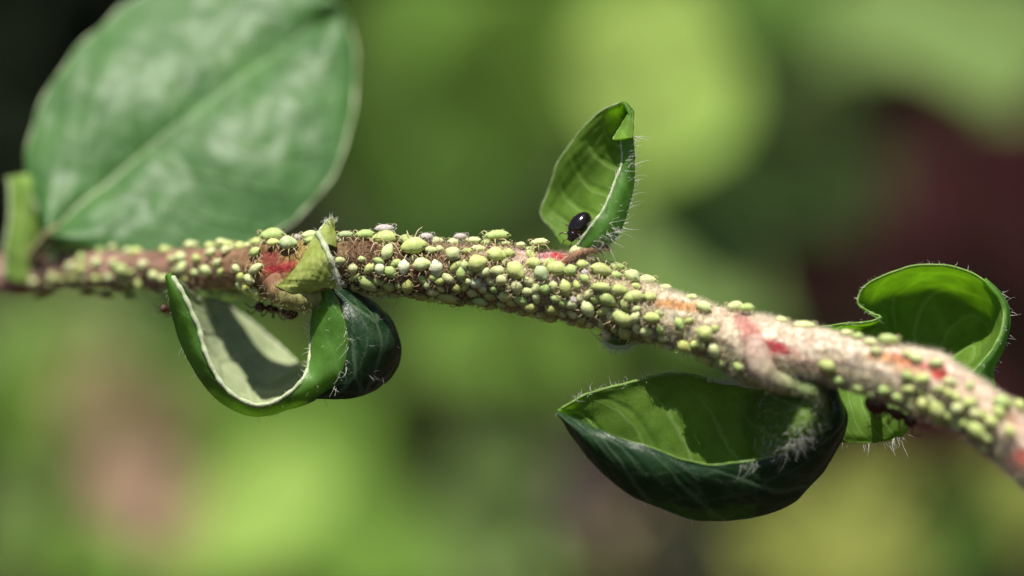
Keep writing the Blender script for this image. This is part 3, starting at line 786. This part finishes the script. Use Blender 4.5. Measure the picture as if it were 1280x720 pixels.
# --- cupped leaf near the twig's end
def cupped_leaf():
    lf = Leaf(M_UP, M_UN)
    rim = [(1018, 409, .25), (1058, 405, .1), (1088, 402, .0), (1099, 396, .02), (1088, 391, .1), (1073, 379, .12), (1083, 358, .12), (1110, 343, .12), (1152, 332, .12), (1196, 334, .08), (1231, 353, .02), (1252, 382, -.05), (1254, 408, -.12), (1241, 436, -.2), (1222, 460, -.28), (1204, 474, -.34)]
    mid = [(1024, 425, .35), (1062, 424, .32), (1090, 420, .3), (1102, 412, .34), (1106, 402, .42), (1106, 390, .5), (1116, 382, .55), (1132, 376, .6), (1158, 372, .65), (1186, 376, .65), (1208, 390, .6), (1220, 406, .5), (1220, 424, .35), (1210, 446, .15), (1200, 462, -.05), (1194, 474, -.2)]
    inn = [(1030, 445, .4), (1068, 446, .4), (1092, 446, .4), (1104, 444, .42), (1116, 440, .48), (1124, 436, .5), (1132, 434, .55), (1142, 434, .58), (1156, 436, .58), (1170, 440, .55), (1180, 446, .5), (1186, 452, .4), (1188, 460, .25), (1188, 468, .1), (1186, 474, -.05), (1184, 480, -.15)]
    G = gridpx([[a, mixp(a, b, .5, .12), b, c] for a, b, c in zip(rim, mid, inn)], 170, 60); C1, N1 = lf.patch(G, 1, (0, 1), (1, 0), th=.010, relief=.010, seed=31, nlat=8)
    sil = [(1232, 350, .1), (1257, 376, .06), (1264, 405, .02), (1255, 436, -.06), (1243, 462, -.12), (1246, 496, -.12)]
    rr = [(1231, 353, .02), (1252, 382, -.05), (1254, 408, -.12), (1241, 436, -.2), (1222, 460, -.28), (1198, 486, -.34)]
    G = gridpx([[a, mixp(a, b, .5, -.05), b] for a, b in zip(rr, sil)], 60, 20); C2, N2 = lf.patch(G, 0, (.5, 1), (1, .6), th=.009, relief=.006, seed=32)
    o = lf.build('round cupped leaf with a white rim in front of the maroon plant')
    lf.margin(C1[1:-6, 0], .008, .010, M_EDGE)
    e = C1[:, 0]; ctr = np.array(at(1160, 400, .1)); od = unit(e - ctr) + np.array([0, -.3, 0])
    lf.fringe(e, od, 160, .015, .05, spread=.45, rad=.0032)
    lf.fringe(C2[:, -1], (1, -.2, 0), 20, .04, .09, spread=.4, rad=.0035)
    lf.fringe(C1[:, 10:40].reshape(-1, 3), (-.2, -.8, .6), 120, .03, .08, spread=.5, rad=.0025)
    petiole([(1165, 470, -1.0), (1182, 474, -.8), (1196, 478, -.45)], [9, 9, 8], [(.6, .12, .1), (.5, .3, .2), (.4, .4, .2)], o)
cupped_leaf()

def low_leaf():
    lf = Leaf(M_UP, M_UN)
    rows = [[(1030, 470, .1), (1034, 505, .0), (1040, 535, .0), (1046, 549, .02)], [(1060, 475, .15), (1062, 510, .0), (1064, 538, -.02), (1066, 552, .0)], [(1090, 480, .15), (1092, 512, .0), (1094, 540, -.02), (1094, 553, .0)],
            [(1120, 488, .15), (1122, 515, .0), (1122, 536, .0), (1118, 549, .02)], [(1140, 496, .15), (1140, 515, .05), (1138, 530, .05), (1131, 542, .06)]]
    C, Nn = lf.patch(gridpx(rows, 60, 40), 1, (0, 1), (0, 1), th=.008, relief=.010, seed=41)
    o = lf.build('small leaf showing below the twig with a fringe of white hairs')
    lf.margin(C[:, -1], .006, .006)
    lf.fringe(C[20:, -1], (.25, -.2, -.9), 34, .06, .15, spread=.35, rad=.0035, curl=.8)
    lf.fringe(C[:20, -1], (-.2, -.2, -.9), 8, .04, .09, spread=.35, rad=.003)
    petiole([(1090, 468, -.6), (1092, 474, -.3), (1094, 484, .05)], [8, 7, 6], [(.4, .36, .16), (.34, .36, .12)], o)
low_leaf()

def bract():
    lf = Leaf(M_BRACT, M_BRACT)
    rows = [[(6, 345, 2.50), (28, 350, 2.40), (56, 335, 2.50)], [(8, 312, 2.50), (28, 308, 2.40), (52, 300, 2.50)], [(12, 272, 2.50), (32, 268, 2.42), (56, 262, 2.50)], [(12, 238, 2.52), (34, 232, 2.44), (56, 236, 2.52)], [(9, 222, 2.54), (28, 219, 2.50), (46, 222, 2.56)]]
    C, Nn = lf.patch(gridpx(rows, 60, 24), 0, (0, 1), (-1, 1), th=.012, relief=.008, seed=51)
    o = lf.build('blurred yellow green bract standing beside the broad leaf'); lf.margin(C[:, 0], .02, .02); lf.margin(C[:, -1], .012, .012)
bract()

def stipule():
    lf = Leaf(M_STIP, M_STIP)
    rows = [[(346, 358, -.02), (362, 364, -.06), (378, 368, -.04)], [(370, 334, -.08), (388, 345, -.13), (404, 360, -.10)], [(398, 288, -.06), (412, 322, -.17), (426, 362, -.11)]]
    C, Nn = lf.patch(gridpx(rows, 40, 30), 0, (0, 1), (-1, 1), th=.012, relief=.010, seed=61)
    C2, N2 = lf.patch(gridpx([[(396, 296, -.06), (408, 304, -.10), (419, 310, -.05)], [(404, 284, -.05), (411, 288, -.08), (419, 292, -.04)], [(413, 274, -.02), (416, 272, -.03), (419, 273, -.02)]], 20, 14), 0, (0, 1), (-1, 1), th=.010, relief=.004, seed=62)
    o = lf.build('x'); o.name = 'stipule'; o['label'] = 'torn yellow green stipule with a fuzzy pale edge'
    lf.margin(C[-1], .024, .024); lf.margin(C2[:, 0], .012, .016)
    lf.fringe(C[-1], (.5, -.6, .3), 160, .03, .07, spread=.8, rad=.003)
    lf.fringe(C2[-6:].reshape(-1, 3), (.2, -.4, .8), 90, .03, .06, spread=.8, rad=.0035)
    lf.fringe(C[-3:, 22:].reshape(-1, 3), (.2, -.7, -.4), 50, .03, .07, spread=.7, rad=.003)
stipule()

def bud():
    mb = MB(); n = 16; sides = 18
    c0 = at(768, 408, .02); c1 = at(774, 436, .0)
    t = np.linspace(0, 1, n); P = np.array(c0)[None] * (1 - t[:, None]) + np.array(c1)[None] * t[:, None]
    r = np.interp(t, [0, .3, .6, .85, 1], [7, 12, 14, 10, 1.5]) / S
    tube(mb, P, r, sides)
    o = mb.build('bud', simple_mat('bud_skin', (0.06, 0.13, 0.03), 0.45, 0.4, (0.12, 0.2, 0.05), 14.0, 0.3)); under(o)
    o['label'] = 'small dark green bud hanging below the twig with a white fuzzy rim'
    a = np.linspace(0.1, math.pi - .1, 24)
    rimP = np.array([atn((774 - 17 * math.cos(v), 425 + 9 * math.sin(v), -.09 + 0.0 * v)) for v in a])
    m = MB(); tube(m, rimP, .012 * np.sin(np.linspace(.15, 3.0, 24)) + .004, 8); q = m.build('margin', M_MARGIN); q.parent = o
    i = rng.integers(0, 24, 130)
    h = hairs('hairs', rimP[i], np.stack([np.cos(a[i]) * -.6, np.full(130, -.3), -np.sin(a[i])], 1) + rng.normal(0, .5, (130, 3)), rng.uniform(.03, .09, 130), .0028, M_HAIR, None); h.parent = o
bud()

# ------------------------------------------------------------------ aphids
def aphid_body(kind):
    """one continuous egg-shaped body along +x (head at +x), z up, length 1"""
    nu, nv = 22, 20
    s = np.linspace(0, 1, nu)
    prof = {'plump': [(0, 0), (.03, .05), (.07, .10), (.16, .26), (.32, .40), (.5, .42), (.68, .35), (.82, .24), (.92, .17), (.98, .09), (1, 0)],
            'oval': [(0, 0), (.03, .045), (.07, .085), (.16, .21), (.32, .32), (.5, .345), (.7, .29), (.84, .21), (.93, .15), (.98, .08), (1, 0)],
            'slim': [(0, 0), (.03, .04), (.07, .075), (.15, .17), (.32, .26), (.52, .285), (.72, .235), (.86, .165), (.94, .12), (.985, .06), (1, 0)]}[kind]
    r = np.interp(s, [p[0] for p in prof], [p[1] for p in prof])
    r = np.convolve(np.pad(r, 1, mode='edge'), [.2, .6, .2], 'valid'); r[0] = r[-1] = 0.004
    seg = 1 + 0.03 * np.sin(s * 2 * math.pi * 8) * (s > .1) * (s < .75)
    a = np.linspace(0, 2 * math.pi, nv, endpoint=False)
    V = np.zeros((nu, nv, 3))
    V[..., 0] = (s - .5)[:, None]
    V[..., 1] = (r * seg)[:, None] * np.cos(a)
    zz = np.sin(a); zz = np.where(zz < 0, zz * .62, zz * .86)
    V[..., 2] = (r * seg)[:, None] * zz + 0.03 * np.sin(s * math.pi)[:, None]
    mb = MB()
    i = np.arange(nu - 1)[:, None] * nv; j = np.arange(nv)[None]; j2 = (j + 1) % nv
    mb.add(V, np.stack([i + j, i + j2, i + nv + j2, i + nv + j], -1).reshape(-1, 4), 0)
    rf = lambda x: np.interp(x + .5, s, r)
    # eyes, two dark pores
    for sg in (-1, 1):
        c = np.array([.40, sg * rf(.40) * .8, rf(.4) * .35 + .03])
        tube(mb, np.array([c - [0, sg * .02, 0], c + [0, sg * .03, .005]]), [.028, .02], 6, 2)
    return mb, rf

def legs_of(rf):
    """polylines of the six legs, two feelers and two cornicles"""
    out = {'leg': [], 'feeler': [], 'cornicle': []}
    for sg in (-1, 1):
        for x0, fx in ((.26, .30), (.12, .02), (-.02, -.34)):
            y0 = rf(x0) * .75
            out['leg'].append(np.array([(x0, sg * y0, -.08), (x0 + fx * .6, sg * (y0 + .30), .06), (x0 + fx * 1.2, sg * (y0 + .56), -.26)]))
        out['feeler'].append(np.array([(.47, sg * .07, .05), (.56, sg * .20, .12), (.42, sg * .42, .06), (.12, sg * .58, -.02)]))
        x0 = -.30; out['cornicle'].append(np.array([(x0, sg * rf(x0) * .62, rf(x0) * .55), (x0 - .16, sg * rf(x0) * .85, rf(x0) * .68 + .02)]))
    return out

AME = {}; APART = {}
for kind in ('plump', 'oval', 'slim'):
    mb, rf = aphid_body(kind)
    o = mb.build('aphid', [M_APH, M_LEG, M_TIP]); AME[kind, 'body'] = o.data; bpy.data.objects.remove(o)
    L = legs_of(rf)
    parts = []
    for nm, mat, r0, r1 in (('leg', M_LEG, .026, .014), ('feeler', M_LEG, .016, .006), ('cornicle', M_TIP, .030, .022)):
        for P in L[nm]:
            m2 = MB(); Q = cr(P, 7) if len(P) > 2 else P; tube(m2, Q, np.linspace(r0, r1, len(Q)), 5)
            o = m2.build(nm, mat); parts.append((nm, o.data)); bpy.data.objects.remove(o)
    APART[kind] = parts
    mb, rf = aphid_body(kind)     # small aphid: the same animal as one mesh
    for nm, mi, r0, r1 in (('leg', 1, .026, .014), ('feeler', 1, .016, .006), ('cornicle', 2, .030, .022)):
        for P in L[nm]:
            Q = cr(P, 5) if len(P) > 2 else P; tube(mb, Q, np.linspace(r0, r1, len(Q)), 4, mi)
    o = mb.build('aphid', [M_APH, M_LEG, M_TIP]); AME[kind, 'whole'] = o.data; bpy.data.objects.remove(o)

TONE = {'p': ((.60, .63, .34), 'pale green'), 'g': ((.42, .51, .20), 'green'), 'y': ((.53, .58, .23), 'yellow green'), 'w': ((.70, .72, .52), 'whitish'),
        'o': ((.44, .46, .16), 'olive green'), 'b': ((.42, .50, .28), 'bluish green')}
# photograph pixels: x, y, length, width, angle of the long axis (degrees, clockwise), tone
APH = [
 (482,298,29,19,-15,'y'),(457,293,22,13,-10,'g'),(432,293,19,10,-8,'b'),(422,299,11,8,75,'w'),(484,316,19,13,-65,'p'),(518,310,28,19,-12,'y'),(508,300,17,14,-30,'g'),(545,302,17,12,-20,'p'),
 (538,314,14,9,5,'p'),(549,313,10,8,0,'p'),(517,323,10,6,-20,'w'),(527,332,19,15,-12,'p'),(545,335,20,15,80,'w'),(505,335,17,13,95,'w'),(475,337,14,11,75,'w'),(488,341,15,12,50,'g'),(452,324,9,7,0,'p'),
 (425,325,13,9,-5,'p'),(441,336,13,11,95,'p'),(460,352,25,14,40,'g'),(444,357,15,10,80,'g'),(427,358,17,12,50,'p'),(510,356,18,13,100,'o'),(527,366,18,12,-5,'o'),(533,356,10,7,80,'p'),(487,356,15,12,20,'o'),
 (570,303,23,12,-28,'p'),(592,300,18,9,0,'p'),(567,320,18,16,40,'p'),(581,331,13,10,85,'p'),(598,330,22,19,-15,'y'),(597,314,17,9,-15,'p'),(619,322,21,17,10,'y'),(622,293,28,14,-14,'g'),(628,304,18,9,-3,'p'),
 (609,306,14,9,-20,'g'),(635,319,15,11,0,'y'),(651,305,11,7,-10,'p'),(646,340,24,18,45,'y'),(623,339,17,12,10,'p'),(628,350,15,13,-50,'p'),(646,358,18,13,80,'p'),(596,351,15,13,60,'w'),(590,364,14,10,25,'p'),
 (571,359,12,11,0,'o'),(549,352,12,10,0,'o'),(561,369,27,13,22,'o'),(576,342,17,11,85,'g'),(628,379,12,9,0,'g'),(653,373,19,12,25,'g'),(665,330,14,12,0,'y'),(664,381,18,14,10,'o'),(640,376,14,10,30,'o'),(613,369,15,10,15,'o'),
 (723,322,22,20,70,'p'),(728,334,14,12,0,'y'),(750,340,24,15,14,'y'),(768,334,22,13,8,'g'),(675,301,20,10,-18,'p'),(668,331,16,12,-20,'y'),(687,331,14,11,-30,'y'),(697,338,22,16,14,'y'),(714,340,15,13,-30,'g'),
 (677,344,19,16,60,'b'),(692,358,14,10,80,'p'),(707,360,19,13,75,'y'),(681,361,14,13,0,'g'),(695,373,14,10,20,'g'),(705,378,12,11,0,'g'),(655,387,14,10,20,'o'),(691,384,18,14,40,'o'),(735,385,20,14,62,'p'),
 (746,374,16,10,10,'g'),(760,373,20,14,32,'g'),(756,388,18,10,-22,'y'),(752,359,23,11,4,'y'),(774,363,18,12,10,'y'),(779,398,25,17,30,'y'),(758,420,21,12,80,'w'),(727,397,17,12,75,'o'),(788,373,14,12,0,'y'),(783,413,18,15,60,'o'),
 (789,350,19,16,60,'p'),(808,351,21,15,0,'p'),(832,360,15,10,10,'p'),(793,372,21,13,2,'y'),(812,374,14,12,0,'y'),(815,398,18,12,5,'y'),(883,418,20,16,28,'y'),(879,430,14,11,30,'y'),(894,437,19,13,65,'p'),(836,430,14,9,30,'w'),
 (858,432,18,14,25,'o'),(884,446,20,12,0,'o'),(920,383,19,14,-10,'p'),(934,384,16,11,0,'g'),(1004,407,26,11,0,'p'),(1035,457,20,14,20,'y'),
 (341,294,27,19,-20,'g'),(361,308,21,17,10,'b'),(342,306,15,10,10,'y'),(388,293,19,12,-20,'p'),(389,304,17,10,-25,'g'),(320,302,14,12,0,'y'),(321,317,15,11,-10,'g'),(301,309,17,14,0,'y'),(283,316,14,11,90,'p'),(285,305,17,10,0,'y'),
 (265,318,15,11,0,'p'),(276,301,14,9,0,'p'),(262,307,14,10,0,'y'),(248,324,13,11,0,'y'),(227,324,17,12,15,'p'),(238,306,17,12,-20,'p'),(260,337,17,12,10,'p'),(256,361,21,12,0,'g'),(287,369,22,14,15,'g'),(206,313,16,12,0,'y'),
 (181,333,15,12,-20,'p'),(195,344,15,12,0,'p'),(66,311,13,10,0,'g'),(84,311,13,10,0,'g'),(110,309,19,12,-10,'p'),(125,314,13,10,0,'g'),(140,308,11,8,0,'p'),(160,314,13,10,0,'p'),(155,338,21,15,20,'g'),(178,354,15,13,60,'y'),(143,330,13,10,0,'p'),
 (68,345,14,12,80,'p'),(95,347,12,11,0,'y'),(122,347,13,11,0,'y'),(44,352,14,12,70,'p'),(83,355,11,9,0,'p'),(159,374,14,11,0,'y'),(109,368,17,12,10,'o'),(132,372,16,12,0,'o'),(52,372,15,13,40,'o'),
 (1110,424,23,14,10,'g'),(1072,424,12,10,0,'g'),(1088,431,14,10,20,'p'),(1106,487,14,12,0,'g'),(1138,487,17,10,5,'y'),(1154,505,18,13,80,'y'),(1172,511,25,17,65,'y'),(1199,510,17,13,-20,'p'),(1212,504,17,12,-10,'y'),(1206,528,15,12,30,'y'),
 (1224,537,27,16,32,'y'),(1252,507,21,16,15,'g'),(1271,511,17,14,20,'y'),(1247,518,15,13,60,'y'),(304,346,13,10,10,'o'),(232,348,14,11,0,'o'),(312,360,15,11,10,'o'),
 (945,468,16,11,20,'g'),(925,458,14,10,30,'g'),(976,403,14,9,10,'p'),(1048,474,16,11,10,'g'),(1074,484,14,10,20,'g'),(1090,491,13,10,0,'g'),(1124,496,15,10,10,'g'),(1186,518,16,12,50,'y'),(1240,528,16,12,30,'y'),(1236,548,15,11,40,'g'),(1262,540,15,11,60,'y'),(1058,416,15,9,5,'p'),(1095,440,13,9,15,'p'),(865,372,14,9,15,'p'),(902,452,15,10,30,'g')]

# smaller aphids crowding the gaps between these
taken = [(a[0], a[1], a[2] * .5) for a in APH]
tries = 0
while tries < 9000 and len(APH) < 300:
    tries += 1
    x = rng.choice([rng.uniform(60, 330), rng.uniform(420, 640), rng.uniform(560, 800), rng.uniform(780, 900), rng.uniform(1130, 1240)], p=[.12, .32, .44, .04, .08])
    cy, cY, r = stem_px(x)
    fy = rng.uniform(-.2, 1.16) if x > 400 and rng.random() < .8 else rng.uniform(-1.1, 1.12)
    y = cy + r * fy
    ln = rng.uniform(11, 18)
    if any((x - a) ** 2 + (y - b) ** 2 < (c * .68 + ln * .30) ** 2 for a, b, c in taken): continue
    if 400 < x < 560 and fy < .3 and rng.random() < .7: continue
    if 330 < x < 440: continue
    taken.append((x, y, ln * .5))
    APH.append((x, y, ln, ln * rng.uniform(.55, .74), rng.uniform(-60, 90), 'pygpyp'[rng.integers(0, 6)]))

LAND = [(-50, 'blurred bract'), (205, "curled leaf's tip"), (352, 'red node'), (412, 'torn stipule'), (560, "twig's brown stretch"), (735, "beetle's leaf"), (955, 'crimson scar'), (1160, 'cupped leaf'), (1330, "twig's end")]
ORD = 'first second third fourth fifth sixth seventh eighth ninth tenth eleventh twelfth thirteenth fourteenth fifteenth sixteenth seventeenth eighteenth nineteenth twentieth'.split()
ORD += ['twenty-' + o for o in ORD[:9]] + ['thirtieth'] + ['thirty-' + o for o in ORD[:9]]
recs = []
for (x, y, ln, wd, ang, tone) in APH:
    cy, cY, r = stem_px(x); f = (y - cy) / r
    row = 'top rim' if f < -.75 else 'sunlit upper side' if f < -.15 else 'middle' if f < .4 else 'shaded lower side' if f < .85 else 'underside'
    k = max(i for i in range(len(LAND)) if LAND[i][0] <= x)
    recs.append([x, y, ln, wd, ang, tone, row, k])
cnt = {}
for rc in sorted(recs, key=lambda q: q[0]):
    key = (rc[6], rc[7]); cnt[key] = cnt.get(key, 0) + 1; rc.append(cnt[key])

def surface_frame(px, py, ang, lift_px):
    h, n, inside, over = stem_hit(px, py)
    c = Vector(h)
    if not inside:
        c = c + Vector((0, 0, -over / S))
        n = Vector((0, -.25, -1.0 if over > 0 else 1.0)).normalized()
        c = c - n * (abs(over) / S) * 0.15
    n = (n + Vector((0, -.25, 0))).normalized()
    a = math.radians(ang)
    x = Vector((math.cos(a), 0, -math.sin(a)))
    x = x - n * x.dot(n)
    if x.length < .25: x = x + Vector((0.3, -.2, 0)); x = x - n * x.dot(n)
    x.normalize(); yv = n.cross(x)
    if inside: c = c + n * lift_px / S
    return c, x, yv, n

n_det = 0
for (x, y, ln, wd, ang, tone, row, k, num) in recs:
    ratio = wd / ln
    kind = 'plump' if ratio > .74 else 'oval' if ratio > .6 else 'slim'
    base_w = {'plump': .84, 'oval': .69, 'slim': .57}[kind]
    if rng.random() < .5: ang += 180
    c, xa, ya, za = surface_frame(x, y, ang, wd * .36)
    L = ln / S * 1.26; W = wd / S / base_w * 1.18
    m = Matrix((xa * L, ya * W, za * W)).transposed().to_4x4(); m.translation = c
    det = ln >= 18 and 400 < x < 790
    o = link('aphid', AME[kind, 'body' if det else 'whole']); o.matrix_world = m
    tc, tn = TONE[tone]
    j = rng.uniform(.92, 1.12); o.color = (tc[0] * j, tc[1] * j * rng.uniform(.96, 1.04), tc[2] * j, 1)
    size = 'tiny' if ln < 12 else 'small' if ln < 16 else 'plump' if ratio > .72 else 'long' if ln > 20 else 'oval'
    lab = f"{tn} aphid, {ORD[num - 1]} along {row} from {LAND[k][1]} towards {LAND[k + 1][1]}"
    if len(lab.split()) < 16: lab = size + ' ' + lab
    tag(o, lab, 'aphid', 'aphids crowded on the twig')
    if det:
        for nm, me in APART[kind]:
            q = link(nm, me, o)

# ------------------------------------------------------------------ shed skins
def skin_mesh():
    mb, rf = aphid_body('slim')
    V = mb.v[0]
    for i in range(len(V)): V[i] += np.array(noise.noise_vector(Vector(V[i] * 5))) * .06
    for P in legs_of(rf)['leg'] + legs_of(rf)['feeler']: tube(mb, cr(P * [1.1, 1.2, 1.2], 6), np.linspace(.02, .012, 6), 4, 0)
    o = mb.build('shed_skin', [M_SKIN, M_SKIN, M_SKIN]); me = o.data; bpy.data.objects.remove(o); return me
SK = skin_mesh()
for (x, y, ln, wd, ang, lab) in [(480, 283, 26, 11, -3, 'cream shed aphid skin with bent legs on the top rim above a plump aphid'), (532, 295, 20, 11, -10, 'grey translucent shed skin on the top rim before the brown stretch'),
        (575, 294, 18, 9, -5, 'thin grey shed skin on the top rim behind a pale aphid'), (605, 354, 11, 9, 60, 'crumpled white shed skin touching a whitish aphid low on the twig'), (731, 342, 11, 10, 0, "pinkish white crumb of shed skin below the beetle's leaf"),
        (718, 375, 17, 13, 70, 'pinkish shed skin standing on the sunlit side left of two green aphids'), (537, 352, 7, 6, 30, 'tiny white shed skin on the shaded lower side of the brown stretch'), (814, 417, 15, 9, 10, 'brownish shed skin under the twig beside the hanging bud'), (372, 296, 12, 9, 40, 'small pale shed skin on the top rim above the red node')]:
    c, xa, ya, za = surface_frame(x, y, ang, wd * .3); L = ln / S; W = wd / S / .57
    m = Matrix((xa * L, ya * W, za * W)).transposed().to_4x4(); m.translation = c
    o = link('shed_skin', SK); o.matrix_world = m
    tag(o, lab.replace(' left of two green aphids', ' near two green aphids'), 'shed skin', 'shed aphid skins on the twig')

# ------------------------------------------------------------------ beetle
def lathe_x(mb, prof, sides=28, mat=0, flat=(.9, .8, .5), off=(0, 0, 0)):
    s = np.array([p[0] for p in prof]); r = np.array([p[1] for p in prof])
    u = np.linspace(0, len(s) - 1, 30); s2 = cr(s[:, None], 30)[:, 0]; r2 = np.maximum(cr(r[:, None], 30)[:, 0], .003)
    a = np.linspace(0, 2 * math.pi, sides, endpoint=False)
    zz = np.where(np.sin(a) > 0, np.sin(a) * flat[1], np.sin(a) * flat[2])
    V = np.stack([s2[:, None] + 0 * a[None], r2[:, None] * np.cos(a)[None] * flat[0], r2[:, None] * zz[None]], -1) + np.array(off)
    i = np.arange(29)[:, None] * sides; j = np.arange(sides)[None]; j2 = (j + 1) % sides
    mb.add(V, np.stack([i + j, i + j2, i + sides + j2, i + sides + j], -1).reshape(-1, 4), mat)

def beetle():
    L = 42 / S
    c = at(724, 283, .20)
    a = math.radians(-56)
    xa = Vector((-math.cos(a), -.15, math.sin(a))).normalized()       # head points down to the twig
    n = Vector((-.35, -.9, .25)); n = (n - xa * n.dot(xa)).normalized(); ya = n.cross(xa)
    root = empty('beetle', c); tag(root, 'small shiny black beetle in the fold of the upright leaf', 'beetle')
    m = Matrix((xa * L, ya * L * .82, n * L * .85)).transposed().to_4x4(); m.translation = c; root.matrix_world = m
    mb = MB(); lathe_x(mb, [(-.5, .0), (-.46, .14), (-.34, .28), (-.1, .385), (.12, .37), (.26, .27), (.30, .0)], flat=(1, .85, .35)); mb.build('wing_cases', M_BEETLE, root)
    mb = MB(); P = np.array([(x, 0, .85 * np.interp(x, [-.5, -.46, -.34, -.1, .12, .26], [0, .14, .28, .385, .37, .27]) + .004) for x in np.linspace(-.48, .25, 20)]); tube(mb, P, .006, 5); mb.build('seam', M_TIP, root)
    mb = MB(); lathe_x(mb, [(.22, .0), (.24, .20), (.30, .27), (.40, .20), (.44, .0)], flat=(1, .8, .45)); mb.build('thorax', M_BEETLE, root)
    mb = MB(); lathe_x(mb, [(.38, .0), (.40, .12), (.46, .15), (.52, .09), (.54, .0)], flat=(1, .8, .6)); mb.build('head', M_BEETLE, root)
    for sg in (-1, 1):
        for x0, fx in ((.30, .22), (.12, .02), (-.06, -.22)):
            mb = MB(); tube(mb, cr(np.array([(x0, sg * .2, -.1), (x0 + fx * .6, sg * .46, -.02), (x0 + fx, sg * .56, -.18)]), 7), np.linspace(.028, .014, 7), 6); mb.build('leg', M_ANT, root)
        mb = MB(); tube(mb, cr(np.array([(.50, sg * .08, 0), (.60, sg * .16, .06), (.70, sg * .17, .0)]), 6), np.linspace(.014, .02, 6), 6); mb.build('feeler', M_ANT, root)
beetle()

# ------------------------------------------------------------------ ants
def ant(label, px, py, Y, ang, L_px, nrm=(0, -.5, -1)):
    L = L_px / S * (D + Y) / D; c = at(px, py, Y); a = math.radians(ang)
    xa = Vector((math.cos(a), 0.1, -math.sin(a))).normalized(); n = Vector(nrm); n = (n - xa * n.dot(xa)).normalized(); ya = n.cross(xa)
    root = empty('ant', c); tag(root, label, 'ant', 'ants tending the aphids below the twig')
    m = Matrix((xa * L, ya * L, n * L)).transposed().to_4x4(); m.translation = c; root.matrix_world = m
    mb = MB(); lathe_x(mb, [(-.5, .0), (-.46, .09), (-.34, .17), (-.2, .16), (-.08, .06), (-.05, .03), (-.02, .055), (.06, .09), (.16, .105), (.22, .06), (.25, .035), (.28, .10), (.36, .13), (.44, .10), (.48, .0)], flat=(1, .9, .85)); mb.build('body', M_ANT, root)
    for sg in (-1, 1):
        for x0, fx in ((.16, .26), (.08, -.02), (.0, -.30)):
            mb = MB(); tube(mb, cr(np.array([(x0, sg * .06, -.04), (x0 + fx * .5, sg * .24, .1), (x0 + fx * .9, sg * .36, -.12), (x0 + fx * 1.1, sg * .42, -.16)]), 9), np.linspace(.020, .009, 9), 6); mb.build('leg', M_ANT, root)
        mb = MB(); tube(mb, cr(np.array([(.44, sg * .05, .03), (.52, sg * .16, .12), (.66, sg * .18, .05)]), 7), np.linspace(.012, .012, 7), 6); mb.build('feeler', M_ANT, root)
ant('dark red ant below the red node, above the curled leaf', 345, 388, .42, 190, 58)
ant('blurred dark red ant behind the tip of the curled leaf', 222, 393, .95, 200, 50)
ant('dark brown ant below the twig in front of the small fringed leaf', 1114, 515, -.72, 24, 74)

# ------------------------------------------------------------------ honeydew
def honeydew():
    m, n = newmat('honeydew'); p = N(n, 'ShaderNodeBsdfPrincipled'); p.inputs['Transmission Weight'].default_value = 1.0; p.inputs['Roughness'].default_value = .03; p.inputs['IOR'].default_value = 1.36
    p.inputs['Base Color'].default_value = (.98, .95, .85, 1); o = N(n, 'ShaderNodeOutputMaterial'); n.links.new(p.outputs[0], o.inputs[0])
    for x, y, Y, r, lab in ((1058, 484, -.58, 6, 'larger clear drop of honeydew under the twig beside the ant'), (1070, 474, -.62, 4, 'small clear drop of honeydew just above the larger drop')):
        mb = MB(); lathe_x(mb, [(-1, 0), (-.9, .42), (-.5, .86), (0, 1), (.5, .86), (.9, .42), (1, 0)], 20, flat=(1, 1, 1))
        q = mb.build('honeydew_drop', m); q.location = at(x, y, Y); q.scale = [r / S * 1.2, r / S, r / S * .8]
        tag(q, lab, 'droplet', 'honeydew drops under the twig')
honeydew()
